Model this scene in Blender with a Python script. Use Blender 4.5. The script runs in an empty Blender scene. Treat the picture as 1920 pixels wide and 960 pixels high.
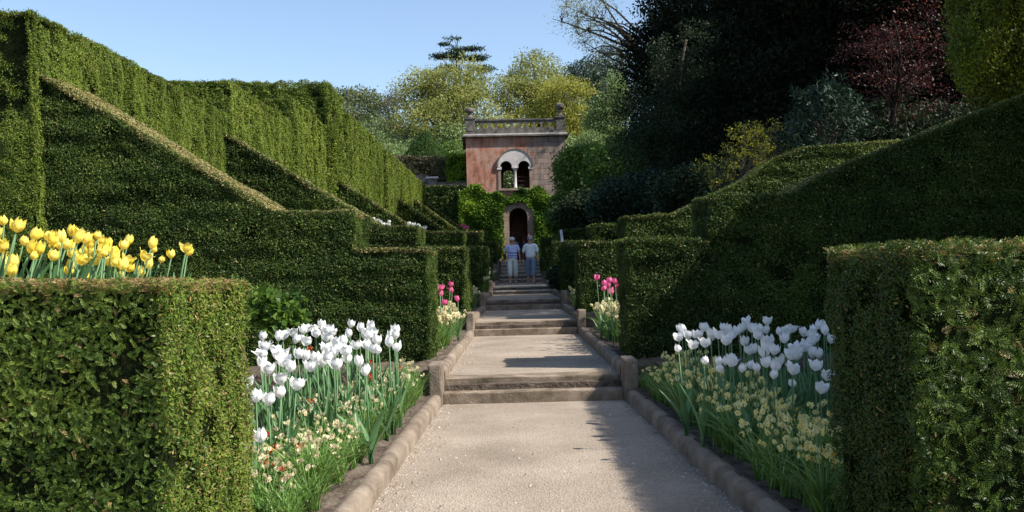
import bpy, bmesh, math, random
import numpy as np
from mathutils import Vector, Matrix
rng = np.random.default_rng(7)
random.seed(7)
R = math.radians
F = 1700.0; H = 1.316; VX, VY = 972.0, 510.0; ROLL = R(1.5)
CR, SR = math.cos(ROLL), math.sin(ROLL)

def unroll(a, b):                       # level a reading taken from the slightly tilted photograph
    return a * CR + b * SR, -a * SR + b * CR
def RX(X, z):
    a, b = unroll(X, z - H); return a, b + H
def P(px, py, Y):
    a, b = unroll((px - VX) / F * Y, (VY - py) / F * Y); return Vector((a, Y, b + H))
def at_height(px, py, z):
    a, b = unroll(px - VX, VY - py); Y = (z - H) * F / b
    return a / F * Y, Y

scene = bpy.context.scene
col = bpy.data.collections.new("garden"); scene.collection.children.link(col)

# ------------------------------------------------------------------ materials
def new_mat(name):
    m = bpy.data.materials.new(name); m.use_nodes = True
    nt = m.node_tree; nt.nodes.clear()
    out = nt.nodes.new('ShaderNodeOutputMaterial')
    return m, nt, out
def N(nt, t, **kw):
    n = nt.nodes.new(t)
    for k, v in kw.items():
        if k.startswith('i_'):
            n.inputs[k[2:].replace('_', ' ')].default_value = v
        else: setattr(n, k, v)
    return n
def ramp(nt, stops):
    r = nt.nodes.new('ShaderNodeValToRGB')
    els = r.color_ramp.elements
    while len(els) < len(stops): els.new(0.5)
    for e, (p, c) in zip(els, stops):
        e.position = p; e.color = (*c, 1)
    return r
def leaf_mat(name, stops, trans=0.3, rough=0.5, spec=0.35):
    m, nt, out = new_mat(name)
    a = N(nt, 'ShaderNodeAttribute', attribute_name='tint')
    r = ramp(nt, stops); nt.links.new(a.outputs['Fac'], r.inputs['Fac'])
    p = N(nt, 'ShaderNodeBsdfPrincipled'); p.inputs['Roughness'].default_value = rough
    p.inputs['Specular IOR Level'].default_value = spec
    nt.links.new(r.outputs['Color'], p.inputs['Base Color'])
    t = N(nt, 'ShaderNodeBsdfTranslucent')
    hs = N(nt, 'ShaderNodeHueSaturation'); hs.inputs['Value'].default_value = 1.25; hs.inputs['Hue'].default_value = 0.485
    nt.links.new(r.outputs['Color'], hs.inputs['Color']); nt.links.new(hs.outputs['Color'], t.inputs['Color'])
    mx = N(nt, 'ShaderNodeMixShader'); mx.inputs[0].default_value = trans
    nt.links.new(p.outputs[0], mx.inputs[1]); nt.links.new(t.outputs[0], mx.inputs[2])
    nt.links.new(mx.outputs[0], out.inputs['Surface'])
    return m
def solid_mat(name, c1, c2=None, scale=8, rough=0.7, bump=0.2, spec=0.3, bscale=None, detail=6, c3=None, thr=(0.35, 0.65)):
    m, nt, out = new_mat(name)
    p = N(nt, 'ShaderNodeBsdfPrincipled'); p.inputs['Roughness'].default_value = rough
    p.inputs['Specular IOR Level'].default_value = spec
    tc = N(nt, 'ShaderNodeTexCoord')
    n = N(nt, 'ShaderNodeTexNoise'); n.inputs['Scale'].default_value = scale; n.inputs['Detail'].default_value = detail; n.inputs['Roughness'].default_value = 0.65
    nt.links.new(tc.outputs['Object'], n.inputs['Vector'])
    st = [(thr[0], c1), (thr[1], c2 or c1)]
    if c3: st = [(thr[0], c1), (0.5, c3), (thr[1], c2)]
    r = ramp(nt, st); nt.links.new(n.outputs['Fac'], r.inputs['Fac'])
    nt.links.new(r.outputs['Color'], p.inputs['Base Color'])
    if bump:
        n2 = N(nt, 'ShaderNodeTexNoise'); n2.inputs['Scale'].default_value = bscale or scale * 4; n2.inputs['Detail'].default_value = 8
        nt.links.new(tc.outputs['Object'], n2.inputs['Vector'])
        b = N(nt, 'ShaderNodeBump'); b.inputs['Strength'].default_value = bump; b.inputs['Distance'].default_value = 0.03
        nt.links.new(n2.outputs['Fac'], b.inputs['Height']); nt.links.new(b.outputs[0], p.inputs['Normal'])
    nt.links.new(p.outputs[0], out.inputs['Surface'])
    return m

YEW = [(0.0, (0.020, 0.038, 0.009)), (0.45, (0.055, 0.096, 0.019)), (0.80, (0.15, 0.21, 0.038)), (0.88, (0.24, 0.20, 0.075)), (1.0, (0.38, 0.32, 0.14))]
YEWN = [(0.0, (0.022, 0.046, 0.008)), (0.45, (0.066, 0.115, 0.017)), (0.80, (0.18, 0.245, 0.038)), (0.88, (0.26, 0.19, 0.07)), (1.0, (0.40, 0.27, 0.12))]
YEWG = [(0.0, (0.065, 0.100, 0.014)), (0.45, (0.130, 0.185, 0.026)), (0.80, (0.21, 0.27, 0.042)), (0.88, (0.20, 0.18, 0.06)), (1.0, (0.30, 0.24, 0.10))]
M = {}
M['yew'] = leaf_mat('yew_needles', YEW, 0.22, 0.5, 0.18)
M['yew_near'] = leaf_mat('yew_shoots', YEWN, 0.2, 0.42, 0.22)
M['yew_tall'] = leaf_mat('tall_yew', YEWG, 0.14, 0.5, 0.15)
M['cone'] = leaf_mat('cone_yew', [(0, (0.020, 0.050, 0.012)), (1, (0.050, 0.095, 0.018))], 0.1, 0.6, 0.1)
M['core'] = solid_mat('hedge_inner', (0.006, 0.010, 0.004), (0.014, 0.018, 0.007), 12, 0.95, 0.5, 0.0)
M['spring'] = leaf_mat('spring_leaves', [(0, (0.12, 0.14, 0.035)), (0.5, (0.22, 0.25, 0.060)), (1, (0.34, 0.36, 0.11))], 0.45)
M['spring2'] = leaf_mat('spring_yellow_leaves', [(0, (0.13, 0.15, 0.02)), (0.5, (0.25, 0.27, 0.04)), (1, (0.38, 0.37, 0.07))], 0.45)
M['pale'] = leaf_mat('pale_leaves', [(0, (0.07, 0.11, 0.03)), (0.5, (0.16, 0.24, 0.08)), (1, (0.32, 0.40, 0.18))], 0.4)
M['grey'] = leaf_mat('greyish_leaves', [(0, (0.06, 0.085, 0.04)), (0.5, (0.13, 0.17, 0.07)), (1, (0.23, 0.25, 0.12))], 0.35)
M['bluegreen'] = leaf_mat('bluegreen_needles', [(0, (0.020, 0.042, 0.030)), (0.5, (0.045, 0.080, 0.055)), (1, (0.08, 0.12, 0.075))], 0.15)
M['cedar'] = leaf_mat('cedar_needles', [(0, (0.015, 0.040, 0.030)), (0.5, (0.03, 0.070, 0.050)), (1, (0.05, 0.10, 0.06))], 0.1)
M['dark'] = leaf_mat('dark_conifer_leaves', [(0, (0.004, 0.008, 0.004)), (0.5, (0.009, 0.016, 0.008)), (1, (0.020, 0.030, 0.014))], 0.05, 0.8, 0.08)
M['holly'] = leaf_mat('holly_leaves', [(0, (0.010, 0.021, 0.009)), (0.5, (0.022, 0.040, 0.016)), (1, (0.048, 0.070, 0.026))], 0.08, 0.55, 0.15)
M['copper'] = leaf_mat('copper_leaves', [(0, (0.022, 0.010, 0.010)), (0.6, (0.045, 0.015, 0.014)), (0.85, (0.10, 0.028, 0.024)), (1, (0.26, 0.09, 0.05))], 0.3, 0.5, 0.3)
M['golden'] = leaf_mat('golden_needles', [(0, (0.035, 0.055, 0.006)), (0.5, (0.10, 0.14, 0.008)), (1, (0.24, 0.28, 0.012))], 0.25)
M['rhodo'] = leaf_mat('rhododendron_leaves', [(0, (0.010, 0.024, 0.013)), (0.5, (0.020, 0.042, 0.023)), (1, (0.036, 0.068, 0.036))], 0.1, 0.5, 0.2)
M['azalea'] = leaf_mat('azalea_blossom', [(0, (0.06, 0.08, 0.02)), (0.5, (0.10, 0.12, 0.025)), (0.6, (0.45, 0.42, 0.03)), (1, (0.65, 0.60, 0.05))], 0.35)
M['ivy'] = leaf_mat('ivy_leaves', [(0, (0.030, 0.075, 0.010)), (0.5, (0.125, 0.235, 0.020)), (1, (0.34, 0.46, 0.04))], 0.4, 0.6, 0.12)
M['bright'] = leaf_mat('bright_shrub_leaves', [(0, (0.03, 0.07, 0.010)), (0.5, (0.08, 0.16, 0.022)), (1, (0.19, 0.30, 0.05))], 0.35)
M['darkwood'] = solid_mat('dark_bark', (0.014, 0.011, 0.009), (0.03, 0.025, 0.02), 6, 0.9, 0.6, 0.05)
M['greywood'] = solid_mat('bark', (0.055, 0.045, 0.035), (0.11, 0.095, 0.075), 6, 0.9, 0.6, 0.1)
M['brownhedge'] = leaf_mat('beech_hedge', [(0, (0.045, 0.05, 0.022)), (0.5, (0.085, 0.085, 0.035)), (0.8, (0.13, 0.11, 0.05)), (1, (0.22, 0.14, 0.08))], 0.2)
M['tleaf'] = leaf_mat('tulip_leaf', [(0, (0.05, 0.13, 0.045)), (0.5, (0.09, 0.20, 0.075)), (1, (0.15, 0.29, 0.12))], 0.3, 0.42, 0.4)
M['nleaf'] = leaf_mat('narcissus_leaf', [(0, (0.06, 0.15, 0.025)), (0.5, (0.13, 0.26, 0.05)), (0.9, (0.22, 0.35, 0.09)), (1, (0.30, 0.30, 0.12))], 0.3, 0.42, 0.4)
def petal_mat(name, c1, c2, trans=0.35):
    return leaf_mat(name, [(0, c1), (1, c2)], trans, 0.5, 0.25)
M['white'] = petal_mat('white_petals', (0.76, 0.76, 0.74), (0.88, 0.88, 0.86), 0.3)
M['yellow'] = petal_mat('yellow_petals', (0.90, 0.69, 0.03), (0.93, 0.85, 0.24), 0.35)
M['pink'] = petal_mat('pink_petals', (0.62, 0.06, 0.22), (0.85, 0.22, 0.42))
M['cream'] = petal_mat('cream_petals', (0.62, 0.56, 0.30), (0.78, 0.74, 0.48))
M['faded'] = petal_mat('faded_petals', (0.55, 0.46, 0.26), (0.82, 0.77, 0.54))
M['lemon'] = petal_mat('lemon_petals', (0.80, 0.76, 0.26), (0.88, 0.86, 0.52))
M['corona'] = petal_mat('narcissus_cup', (0.80, 0.55, 0.03), (0.80, 0.62, 0.05))
M['orange'] = petal_mat('wallflower_petals', (0.25, 0.015, 0.008), (0.62, 0.09, 0.012))
M['soil'] = solid_mat('soil', (0.060, 0.045, 0.035), (0.15, 0.12, 0.095), 9, 0.95, 0.9, 0.1, 40)
M['stone'] = solid_mat('kerb_stone', (0.12, 0.096, 0.074), (0.27, 0.225, 0.178), 4, 0.95, .35, 0.1, 60, 12, (0.20, 0.16, 0.125))
M['stepstone'] = solid_mat('step_stone', (0.10, 0.078, 0.056), (0.30, 0.24, 0.185), 4, 0.95, .35, 0.1, 60, 12, (0.19, 0.15, 0.11))
M['tread'] = solid_mat('pale_tread', (0.30, 0.27, 0.23), (0.46, 0.42, 0.36), 5, .9, .2, .1)  # paler slab that sets the step edges off from the risers
M['greystone'] = solid_mat('weathered_stone', (0.055, 0.05, 0.045), (0.19, 0.175, 0.15), 3, 0.9, 0.5, 0.2, 25)
M['palestone'] = solid_mat('pale_plaster', (0.42, 0.38, 0.36), (0.60, 0.56, 0.54), 2.5, 0.9, 0.3, 0.2, 25)
M['doorstone'] = solid_mat('door_stone', (0.22, 0.15, 0.11), (0.34, 0.26, 0.20), 2, 0.9, 0.4, 0.2, 25)
M['blackiron'] = solid_mat('iron', (0.02, 0.02, 0.02), None, 5, 0.5, 0)
M['inside'] = solid_mat('tower_interior', (0.05, 0.04, 0.035), (0.09, 0.07, 0.06), 3, 0.95, 0.2)

def gravel_mat():
    m, nt, out = new_mat('gravel')
    tc = N(nt, 'ShaderNodeTexCoord')
    p = N(nt, 'ShaderNodeBsdfPrincipled'); p.inputs['Roughness'].default_value = 0.95; p.inputs['Specular IOR Level'].default_value = 0.1
    v = N(nt, 'ShaderNodeTexVoronoi'); v.inputs['Scale'].default_value = 85
    n = N(nt, 'ShaderNodeTexNoise'); n.inputs['Scale'].default_value = 1.3; n.inputs['Detail'].default_value = 10
    n2 = N(nt, 'ShaderNodeTexNoise'); n2.inputs['Scale'].default_value = 60; n2.inputs['Detail'].default_value = 4
    for q in (v, n, n2): nt.links.new(tc.outputs['Object'], q.inputs['Vector'])
    r1 = ramp(nt, [(0.3, (0.24, 0.198, 0.155)), (0.7, (0.37, 0.312, 0.252))]); nt.links.new(n.outputs['Fac'], r1.inputs['Fac'])
    r2 = ramp(nt, [(0.0, (0.62, 0.6, 0.58)), (0.5, (1, 1, 1)), (1.0, (1.18, 1.15, 1.12))]); nt.links.new(v.outputs['Color'], r2.inputs['Fac'])
    mx = N(nt, 'ShaderNodeMix', data_type='RGBA', blend_type='MULTIPLY'); mx.inputs[0].default_value = 0.75
    nt.links.new(r1.outputs[0], mx.inputs[6]); nt.links.new(r2.outputs[0], mx.inputs[7])
    nt.links.new(mx.outputs[2], p.inputs['Base Color'])
    ad = N(nt, 'ShaderNodeMath', operation='ADD'); nt.links.new(v.outputs['Distance'], ad.inputs[0]); nt.links.new(n2.outputs['Fac'], ad.inputs[1])
    b = N(nt, 'ShaderNodeBump'); b.inputs['Strength'].default_value = 0.55; b.inputs['Distance'].default_value = 0.012
    nt.links.new(ad.outputs[0], b.inputs['Height']); nt.links.new(b.outputs[0], p.inputs['Normal'])
    nt.links.new(p.outputs[0], out.inputs['Surface']); return m
M['gravel'] = gravel_mat()
def tower_mat():
    m, nt, out = new_mat('pink_render_and_blocks')
    tc = N(nt, 'ShaderNodeTexCoord')
    mp = N(nt, 'ShaderNodeMapping'); mp.inputs['Rotation'].default_value = (R(90), 0, 0)
    nt.links.new(tc.outputs['Object'], mp.inputs['Vector'])
    br = N(nt, 'ShaderNodeTexBrick'); br.inputs['Scale'].default_value = 1.0
    br.inputs['Brick Width'].default_value = 0.62; br.inputs['Row Height'].default_value = 0.31; br.inputs['Mortar Size'].default_value = 0.012
    br.inputs['Color1'].default_value = (0.22, 0.18, 0.16, 1); br.inputs['Color2'].default_value = (0.33, 0.25, 0.21, 1); br.inputs['Mortar'].default_value = (0.11, 0.09, 0.08, 1)
    nt.links.new(mp.outputs[0], br.inputs['Vector'])
    n = N(nt, 'ShaderNodeTexNoise'); n.inputs['Scale'].default_value = 1.1; n.inputs['Detail'].default_value = 8; n.inputs['Roughness'].default_value = 0.7
    nt.links.new(tc.outputs['Object'], n.inputs['Vector'])
    r = ramp(nt, [(0.33, (0.20, 0.125, 0.105)), (0.44, (0.40, 0.175, 0.115)), (0.55, (0.42, 0.25, 0.19)), (0.68, (0.50, 0.40, 0.34))]); nt.links.new(n.outputs['Fac'], r.inputs['Fac'])
    sx = N(nt, 'ShaderNodeSeparateXYZ'); nt.links.new(tc.outputs['Object'], sx.inputs[0])
    ml = N(nt, 'ShaderNodeMath', operation='MULTIPLY_ADD'); ml.inputs[1].default_value = 0.16; ml.inputs[2].default_value = -0.15
    nt.links.new(sx.outputs[0], ml.inputs[0])
    ad = N(nt, 'ShaderNodeMath', operation='ADD'); nt.links.new(ml.outputs[0], ad.inputs[0]); nt.links.new(n.outputs['Fac'], ad.inputs[1])
    mk = ramp(nt, [(0.38, (0, 0, 0)), (0.52, (1, 1, 1))]); nt.links.new(ad.outputs[0], mk.inputs['Fac'])
    mx = N(nt, 'ShaderNodeMix', data_type='RGBA')
    nt.links.new(mk.outputs[0], mx.inputs[0]); nt.links.new(r.outputs[0], mx.inputs[6]); nt.links.new(br.outputs[0], mx.inputs[7])
    p = N(nt, 'ShaderNodeBsdfPrincipled'); p.inputs['Roughness'].default_value = 0.9; p.inputs['Specular IOR Level'].default_value = 0.1
    mp2 = N(nt, 'ShaderNodeMapping'); mp2.inputs['Scale'].default_value = (3.2, 3.2, .8); nt.links.new(tc.outputs['Object'], mp2.inputs['Vector'])
    n3 = N(nt, 'ShaderNodeTexNoise'); n3.inputs['Scale'].default_value = 1.5; n3.inputs['Detail'].default_value = 9; n3.inputs['Roughness'].default_value = .75; nt.links.new(mp2.outputs[0], n3.inputs['Vector'])
    r3 = ramp(nt, [(.36, (.42, .40, .38)), (.52, (.95, .95, .95)), (.7, (1.15, 1.15, 1.15))]); nt.links.new(n3.outputs['Fac'], r3.inputs['Fac'])
    m3 = N(nt, 'ShaderNodeMix', data_type='RGBA', blend_type='MULTIPLY'); m3.inputs[0].default_value = .9
    nt.links.new(mx.outputs[2], m3.inputs[6]); nt.links.new(r3.outputs[0], m3.inputs[7])
    nt.links.new(m3.outputs[2], p.inputs['Base Color'])
    b = N(nt, 'ShaderNodeBump'); b.inputs['Strength'].default_value = 0.5; b.inputs['Distance'].default_value = 0.05
    nt.links.new(br.outputs['Fac'], b.inputs['Height']); b.invert = True
    nt.links.new(b.outputs[0], p.inputs['Normal'])
    nt.links.new(p.outputs[0], out.inputs['Surface']); return m
M['tower'] = tower_mat()

# ------------------------------------------------------------------ mesh collecting
def nrm(a): return a / np.maximum(np.linalg.norm(a, axis=-1, keepdims=True), 1e-9)
class MB:
    def __init__(s): s.v = []; s.f = []; s.n = 0; s.mats = []
    def mi(s, m):
        if m not in s.mats: s.mats.append(m)
        return s.mats.index(m)
    def faces(s, V, Fc, mat, tint=0.5, smooth=False):
        V = np.asarray(V, float); Fc = [list(f) for f in Fc]
        if not len(V): return s
        L = np.array([len(f) for f in Fc]); idx = np.array([i for f in Fc for i in f]) + s.n
        t = np.full(len(Fc), tint) if np.isscalar(tint) else np.asarray(tint)
        s.f.append((L, idx, np.full(len(Fc), s.mi(mat)), t, np.full(len(Fc), smooth)))
        s.v.append(V); s.n += len(V); return s
    def quads(s, V, mat, tint):                     # V: (n,4,3)
        n = len(V)
        if not n: return s
        s.f.append((np.full(n, 4), np.arange(n * 4) + s.n, np.full(n, s.mi(mat)), tint, np.zeros(n, bool)))
        s.v.append(V.reshape(-1, 3)); s.n += n * 4; return s
    def leaves(s, p, d, nn, L, W, mat, tint):
        d = nrm(d); sd = nrm(np.cross(d, nn)); L = np.reshape(L, (-1, 1)) * np.ones((len(p), 1)); W = np.reshape(W, (-1, 1)) * np.ones((len(p), 1))
        q = np.stack([p, p + d * L * .45 + sd * W / 2, p + d * L, p + d * L * .45 - sd * W / 2], 1)
        return s.quads(q, mat, tint)
    def tube(s, pts, rad, mat, sides=6, tint=0.5, cap=True):
        pts = [Vector(p) for p in pts]; V = []; Fc = []
        if np.isscalar(rad): rad = [rad] * len(pts)
        up = Vector((0.3, 0.2, 1)).normalized()
        for i, p in enumerate(pts):
            d = (pts[min(i + 1, len(pts) - 1)] - pts[max(i - 1, 0)]).normalized()
            a = d.cross(up)
            if a.length < .05: a = d.cross(Vector((1, 0, 0)))
            a.normalize(); b = d.cross(a)
            for k in range(sides):
                t = 2 * math.pi * k / sides
                V.append(p + (a * math.cos(t) + b * math.sin(t)) * rad[i])
        for i in range(len(pts) - 1):
            for k in range(sides):
                k2 = (k + 1) % sides
                Fc.append((i * sides + k, i * sides + k2, (i + 1) * sides + k2, (i + 1) * sides + k))
        if cap: Fc.append(tuple(range(sides))[::-1]); Fc.append(tuple(range((len(pts) - 1) * sides, len(pts) * sides)))
        return s.faces([tuple(v) for v in V], Fc, mat, tint, True)
    def box(s, x0, x1, y0, y1, z0, z1, mat):
        V = [(x, y, z) for z in (z0, z1) for y in (y0, y1) for x in (x0, x1)]
        return s.faces(V, [(0, 2, 3, 1), (4, 5, 7, 6), (0, 1, 5, 4), (2, 6, 7, 3), (0, 4, 6, 2), (1, 3, 7, 5)], mat)
    def lathe(s, prof, c, mat, n=16, sx=1, sy=1, tint=.5):
        V = []; Fc = []
        for r, z in prof:
            for k in range(n):
                t = 2 * math.pi * k / n; V.append((c[0] + r * sx * math.cos(t), c[1] + r * sy * math.sin(t), c[2] + z))
        for i in range(len(prof) - 1):
            for k in range(n):
                k2 = (k + 1) % n; Fc.append((i * n + k, i * n + k2, (i + 1) * n + k2, (i + 1) * n + k))
        Fc.append(tuple(range(n))[::-1]); Fc.append(tuple(range((len(prof) - 1) * n, len(prof) * n)))
        return s.faces(V, Fc, mat, tint, True)
    def build(s, name, parent=None):
        me = bpy.data.meshes.new(name)
        V = np.concatenate(s.v); L = np.concatenate([f[0] for f in s.f]); I = np.concatenate([f[1] for f in s.f])
        me.vertices.add(len(V)); me.vertices.foreach_set('co', V.astype(np.float32).ravel())
        me.loops.add(len(I)); me.loops.foreach_set('vertex_index', I.astype(np.int32))
        me.polygons.add(len(L)); st = np.concatenate([[0], np.cumsum(L)[:-1]])
        me.polygons.foreach_set('loop_start', st.astype(np.int32))
        me.polygons.foreach_set('material_index', np.concatenate([f[2] for f in s.f]).astype(np.int32))
        me.polygons.foreach_set('use_smooth', np.concatenate([f[4] for f in s.f]))
        for m in s.mats: me.materials.append(m)
        me.update(calc_edges=True)
        at = me.attributes.new('tint', 'FLOAT', 'FACE'); at.data.foreach_set('value', np.concatenate([f[3] for f in s.f]).astype(np.float32))
        o = bpy.data.objects.new(name, me); col.objects.link(o)
        if parent: o.parent = parent
        return o

def tag(o, label, cat, group=None):
    o['label'] = label; o['category'] = cat
    if group: o['group'] = group
    return o
def struct(o): o['kind'] = 'structure'; return o
def stuff(o): o['kind'] = 'stuff'; return o
def empty(name, loc, label, cat, group=None, rz=0):
    o = bpy.data.objects.new(name, None); col.objects.link(o); o.location = loc; o.rotation_euler = (0, 0, rz)
    o.empty_display_size = 0.1
    return tag(o, label, cat, group)
def copy_tree(o, parent=None):
    c = o.copy(); col.objects.link(c)
    if parent: c.parent = parent
    for ch in o.children: copy_tree(ch, c)
    return c

_dirs = rng.normal(size=(10, 3)); _dirs /= np.linalg.norm(_dirs, axis=1)[:, None]; _ph = rng.uniform(0, 6.28, 10); _fr = rng.uniform(.6, 1.7, 10)
def noise3(p, f, seed=0):
    a = np.zeros(len(p))
    for i in range(10): a += np.sin((p @ _dirs[(i + seed) % 10]) * f * _fr[i] + _ph[i] + seed)
    return a / 4.0

# ------------------------------------------------------------------ levels of the ground
FL = [(9.13, .22), (15.66, .44), (20.97, .66), (26.8, .88), (36.0, 1.2)]
def level(Y):
    z = 0
    for y, l in FL:
        if Y > y: z = l
    if Y > 38: z = 1.2 + .6 * min(1, (Y - 38) / 1.2)
    if Y > 39.2: z = 1.8 + .13 * min(1, (Y - 39.2) / 12)
    return z
def gz(X, Y):
    L = level(Y); d = abs(X - .12)
    if Y > 52.4 and not (-2.8 < X < 2.8 and Y < 57): 
        return 6.3 + max(0, Y - 70) * .05 + max(0, min(1, (abs(X) - 3) / 20)) * 2
    if d < .97: z = L - .05
    elif d < 3.3 and Y < 11: z = L + .11
    elif d < 2.0: z = L + .11
    else:
        rise = .9 if Y < 15.7 else 1.0
        z = L + .11 + rise * min(1, max(0, d - (3.3 if Y < 11 else 2.0)) / 2.0)
    if X < -1.75 and 3.9 < Y < 6.2: z = max(z, L + .11 + .8 * min(1, (-1.75 - X) / .15))
    if d > 6.6: z += min(2.0 if X > 0 else 0.8, (d - 6.6) * .3)
    return z

# ground sheet
xs = sorted(set([-700, -300, -120, -60, -40, -25, -15, -10, -8] + [round(x, 3) for x in np.arange(-6.4, 6.7, .2)] + [round(.12 + s * d, 3) for s in (-1, 1) for d in (.96, .98, 1.99, 2.01, 2.09, 2.11)] + [round(x, 3) for x in np.arange(-2.4, 2.7, .08)] + [8, 10, 15, 25, 40, 60, 120, 300, 700]))
ys = [-400, -100, -30, -10, -4, 0] + list(np.arange(1, 20, .14)) + list(np.arange(20, 52, .5)) + [52.39, 52.41, 54, 56.99, 57.01, 60, 65, 70, 80, 100, 140, 200, 400, 900]
for y, _ in FL: ys += [y + .17, y + .19]
ys = sorted(set(round(y, 3) for y in ys))
V = []
for y in ys:
    for x in xs:
        d = abs(x - .12)
        z = gz(x, y - (.18 if y < 37 else 0))
        if .95 < d < 6: z += .02 * math.sin(x * 23 + y * 7) * math.sin(y * 19 - x * 5) + random.uniform(-.012, .012)
        hl, hr = np.interp(y, [0, 4.97, 9.13, 40], [-.98, -.87, -.79, -.76]), np.interp(y, [0, 4.97, 9.13, 20, 40], [1.30, 1.17, 1.03, .98, .93])
        wf = 1 if d < 1.4 else max(0, 1 - (d - 1.4) / 1.5)
        V.append((x + wf * ((hl + .79) if x < .12 else (hr - 1.03)) * (0 if d < .5 else 1), y, z))
nx = len(xs)
Fc = [(j * nx + i, j * nx + i + 1, (j + 1) * nx + i + 1, (j + 1) * nx + i) for j in range(len(ys) - 1) for i in range(nx - 1)]
struct(MB().faces(V, Fc, M['soil'], .5, False).build('ground'))

# path terraces
def half(Y):                                    # path edges, a little wider towards the camera
    l = np.interp(Y, [0, 4.97, 9.13, 40], [-.98, -.87, -.79, -.76]); r = np.interp(Y, [0, 4.97, 9.13, 20, 40], [1.30, 1.17, 1.03, .98, .93]); return l, r
terr = [(-3, 9.13, 0), (9.45, 15.66, .22), (15.98, 20.97, .44), (21.3, 26.8, .66), (27.1, 36.0, .88), (36.3, 38.0, 1.2), (39.2, 52.3, 1.8)]
for (a, b, z) in terr:
    V = []; Fc = []; n = max(2, int((b - a) / .5))
    for i in range(n + 1):
        y = a + (b - a) * i / n; l, r = half(y)
        for k in range(5): V.append((l - .02 + (r - l + .04) * k / 4, y + (.002 if i == 0 else 0), z + (.13 * (y - 39.2) / 12 if z == 1.8 else 0)))
    for i in range(n):
        for k in range(4): Fc.append((i * 5 + k, i * 5 + k + 1, i * 5 + 6 + k, i * 5 + 5 + k))
    struct(MB().faces(V, Fc, M['gravel']).build('path'))

def rough_box(mb, x0, x1, y0, y1, z0, z1, mat, seg=.25, amp=.006, bev=.02):
    bm = bmesh.new(); bmesh.ops.create_cube(bm, size=1)
    for v in bm.verts: v.co = Vector(((x0 + x1) / 2 + v.co.x * (x1 - x0), (y0 + y1) / 2 + v.co.y * (y1 - y0), (z0 + z1) / 2 + v.co.z * (z1 - z0)))
    bmesh.ops.bevel(bm, geom=bm.edges[:], offset=bev, segments=2, profile=.6, affect='EDGES')
    lo = [e for e in bm.edges if e.calc_length() > seg]
    for _ in range(3):
        lo = [e for e in bm.edges if e.calc_length() > seg]
        if lo: bmesh.ops.subdivide_edges(bm, edges=lo, cuts=2, use_grid_fill=True)
    for v in bm.verts:
        c = v.co; q = amp * (math.sin(c.x * 9 + c.z * 17) + math.sin(c.y * 11 + c.x * 5)) + random.uniform(-1, 1) * amp * .5
        v.co += Vector((q * .6, q, q * .5))
    bm.verts.index_update()
    mb.faces([tuple(v.co) for v in bm.verts], [[v.index for v in f.verts] for f in bm.faces], mat, .5, False); bm.free(); return mb

# stone flights
names = ['nearest flight of two stone steps, wide and sunlit', 'second flight of two stone steps up the walk', 'third flight of two stone steps, half in shade', 'fourth flight of two stone steps just below the walking women', 'flight of two stone steps right behind the walking women']
for i, ((Y, z1), lab) in enumerate(zip(FL, names)):
    z0 = ([0] + [l for _, l in FL])[i]; l, r = half(Y); rh = (z1 - z0) / 2
    t = empty('stone_steps', (.12, Y, z0), lab, 'steps', 'flights of steps along the garden walk')
    for k in range(2):
        mb = MB(); x = l
        rough_box(mb, l - .12 - (.0), r - .12, k * .32, k * .32 + (.34 if k == 0 else .34), -.1 + k * rh, rh * (k + 1) + .003, M['stepstone'], .3, .003, .012)
        sp_ = mb.build('step', t)
        if i >= 3: MB().box(l - .12, r - .12, k * .32 - .02, k * .32 + .25, rh * (k + 1) - .03, rh * (k + 1) + .012, M['tread']).build('tread', sp_)
t = empty('stone_steps', (.12, 38, 1.2), 'farthest dark flight of stone steps rising to the arched doorway', 'steps', 'flights of steps along the garden walk')
for k in range(4):
    MB().box(-.85, .8, k * .3, k * .3 + .3 + (0 if k < 3 else .05), -.1, .15 * (k + 1) + .003, M['stepstone']).build('step', t)
    MB().box(-.85, .8, k * .3 - .02, k * .3 + .2, .15 * (k + 1) - .025, .15 * (k + 1) + .012, M['tread']).build('tread', t)

# kerbs and end piers
def kerb(side, a, b, z, label):
    prof = [(0, -.12), (0, .085), (.02, .115), (.06, .128), (.10, .12), (.125, .09), (.125, -.12)]
    V = []; Fc = []; n = max(3, int((b - a) / .15)); k = len(prof)
    for i in range(n + 1):
        y = a + (b - a) * i / n; e = half(y)[side]; s = -1 if side == 0 else 1
        joint = .004 if (i % 7 == 3) else 0
        for j, (dx, dz) in enumerate(prof):
            w = .005 * math.sin(y * 1.7 + j * .3) + random.uniform(-.0015, .0015)
            V.append((e + s * (dx + w), y, z + dz - (joint if dz > 0 else 0) + w * .7))
    for i in range(n):
        for j in range(k - 1): Fc.append((i * k + j, i * k + j + 1, (i + 1) * k + j + 1, (i + 1) * k + j))
    Fc.append(tuple(range(k))); Fc.append(tuple(range(n * k, n * k + k)))
    return tag(MB().faces(V, Fc, M['stone'], .5, True).build('stone_kerb'), label, 'kerb', 'stone kerbs edging the walk')
bits = [(0.5, 8.98, 0, 'nearest terrace'), (9.4, 15.5, .22, 'second terrace'), (15.95, 20.8, .44, 'third terrace'), (21.25, 26.65, .66, 'fourth terrace'), (27.1, 35.8, .88, "walking women's terrace")]
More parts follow.
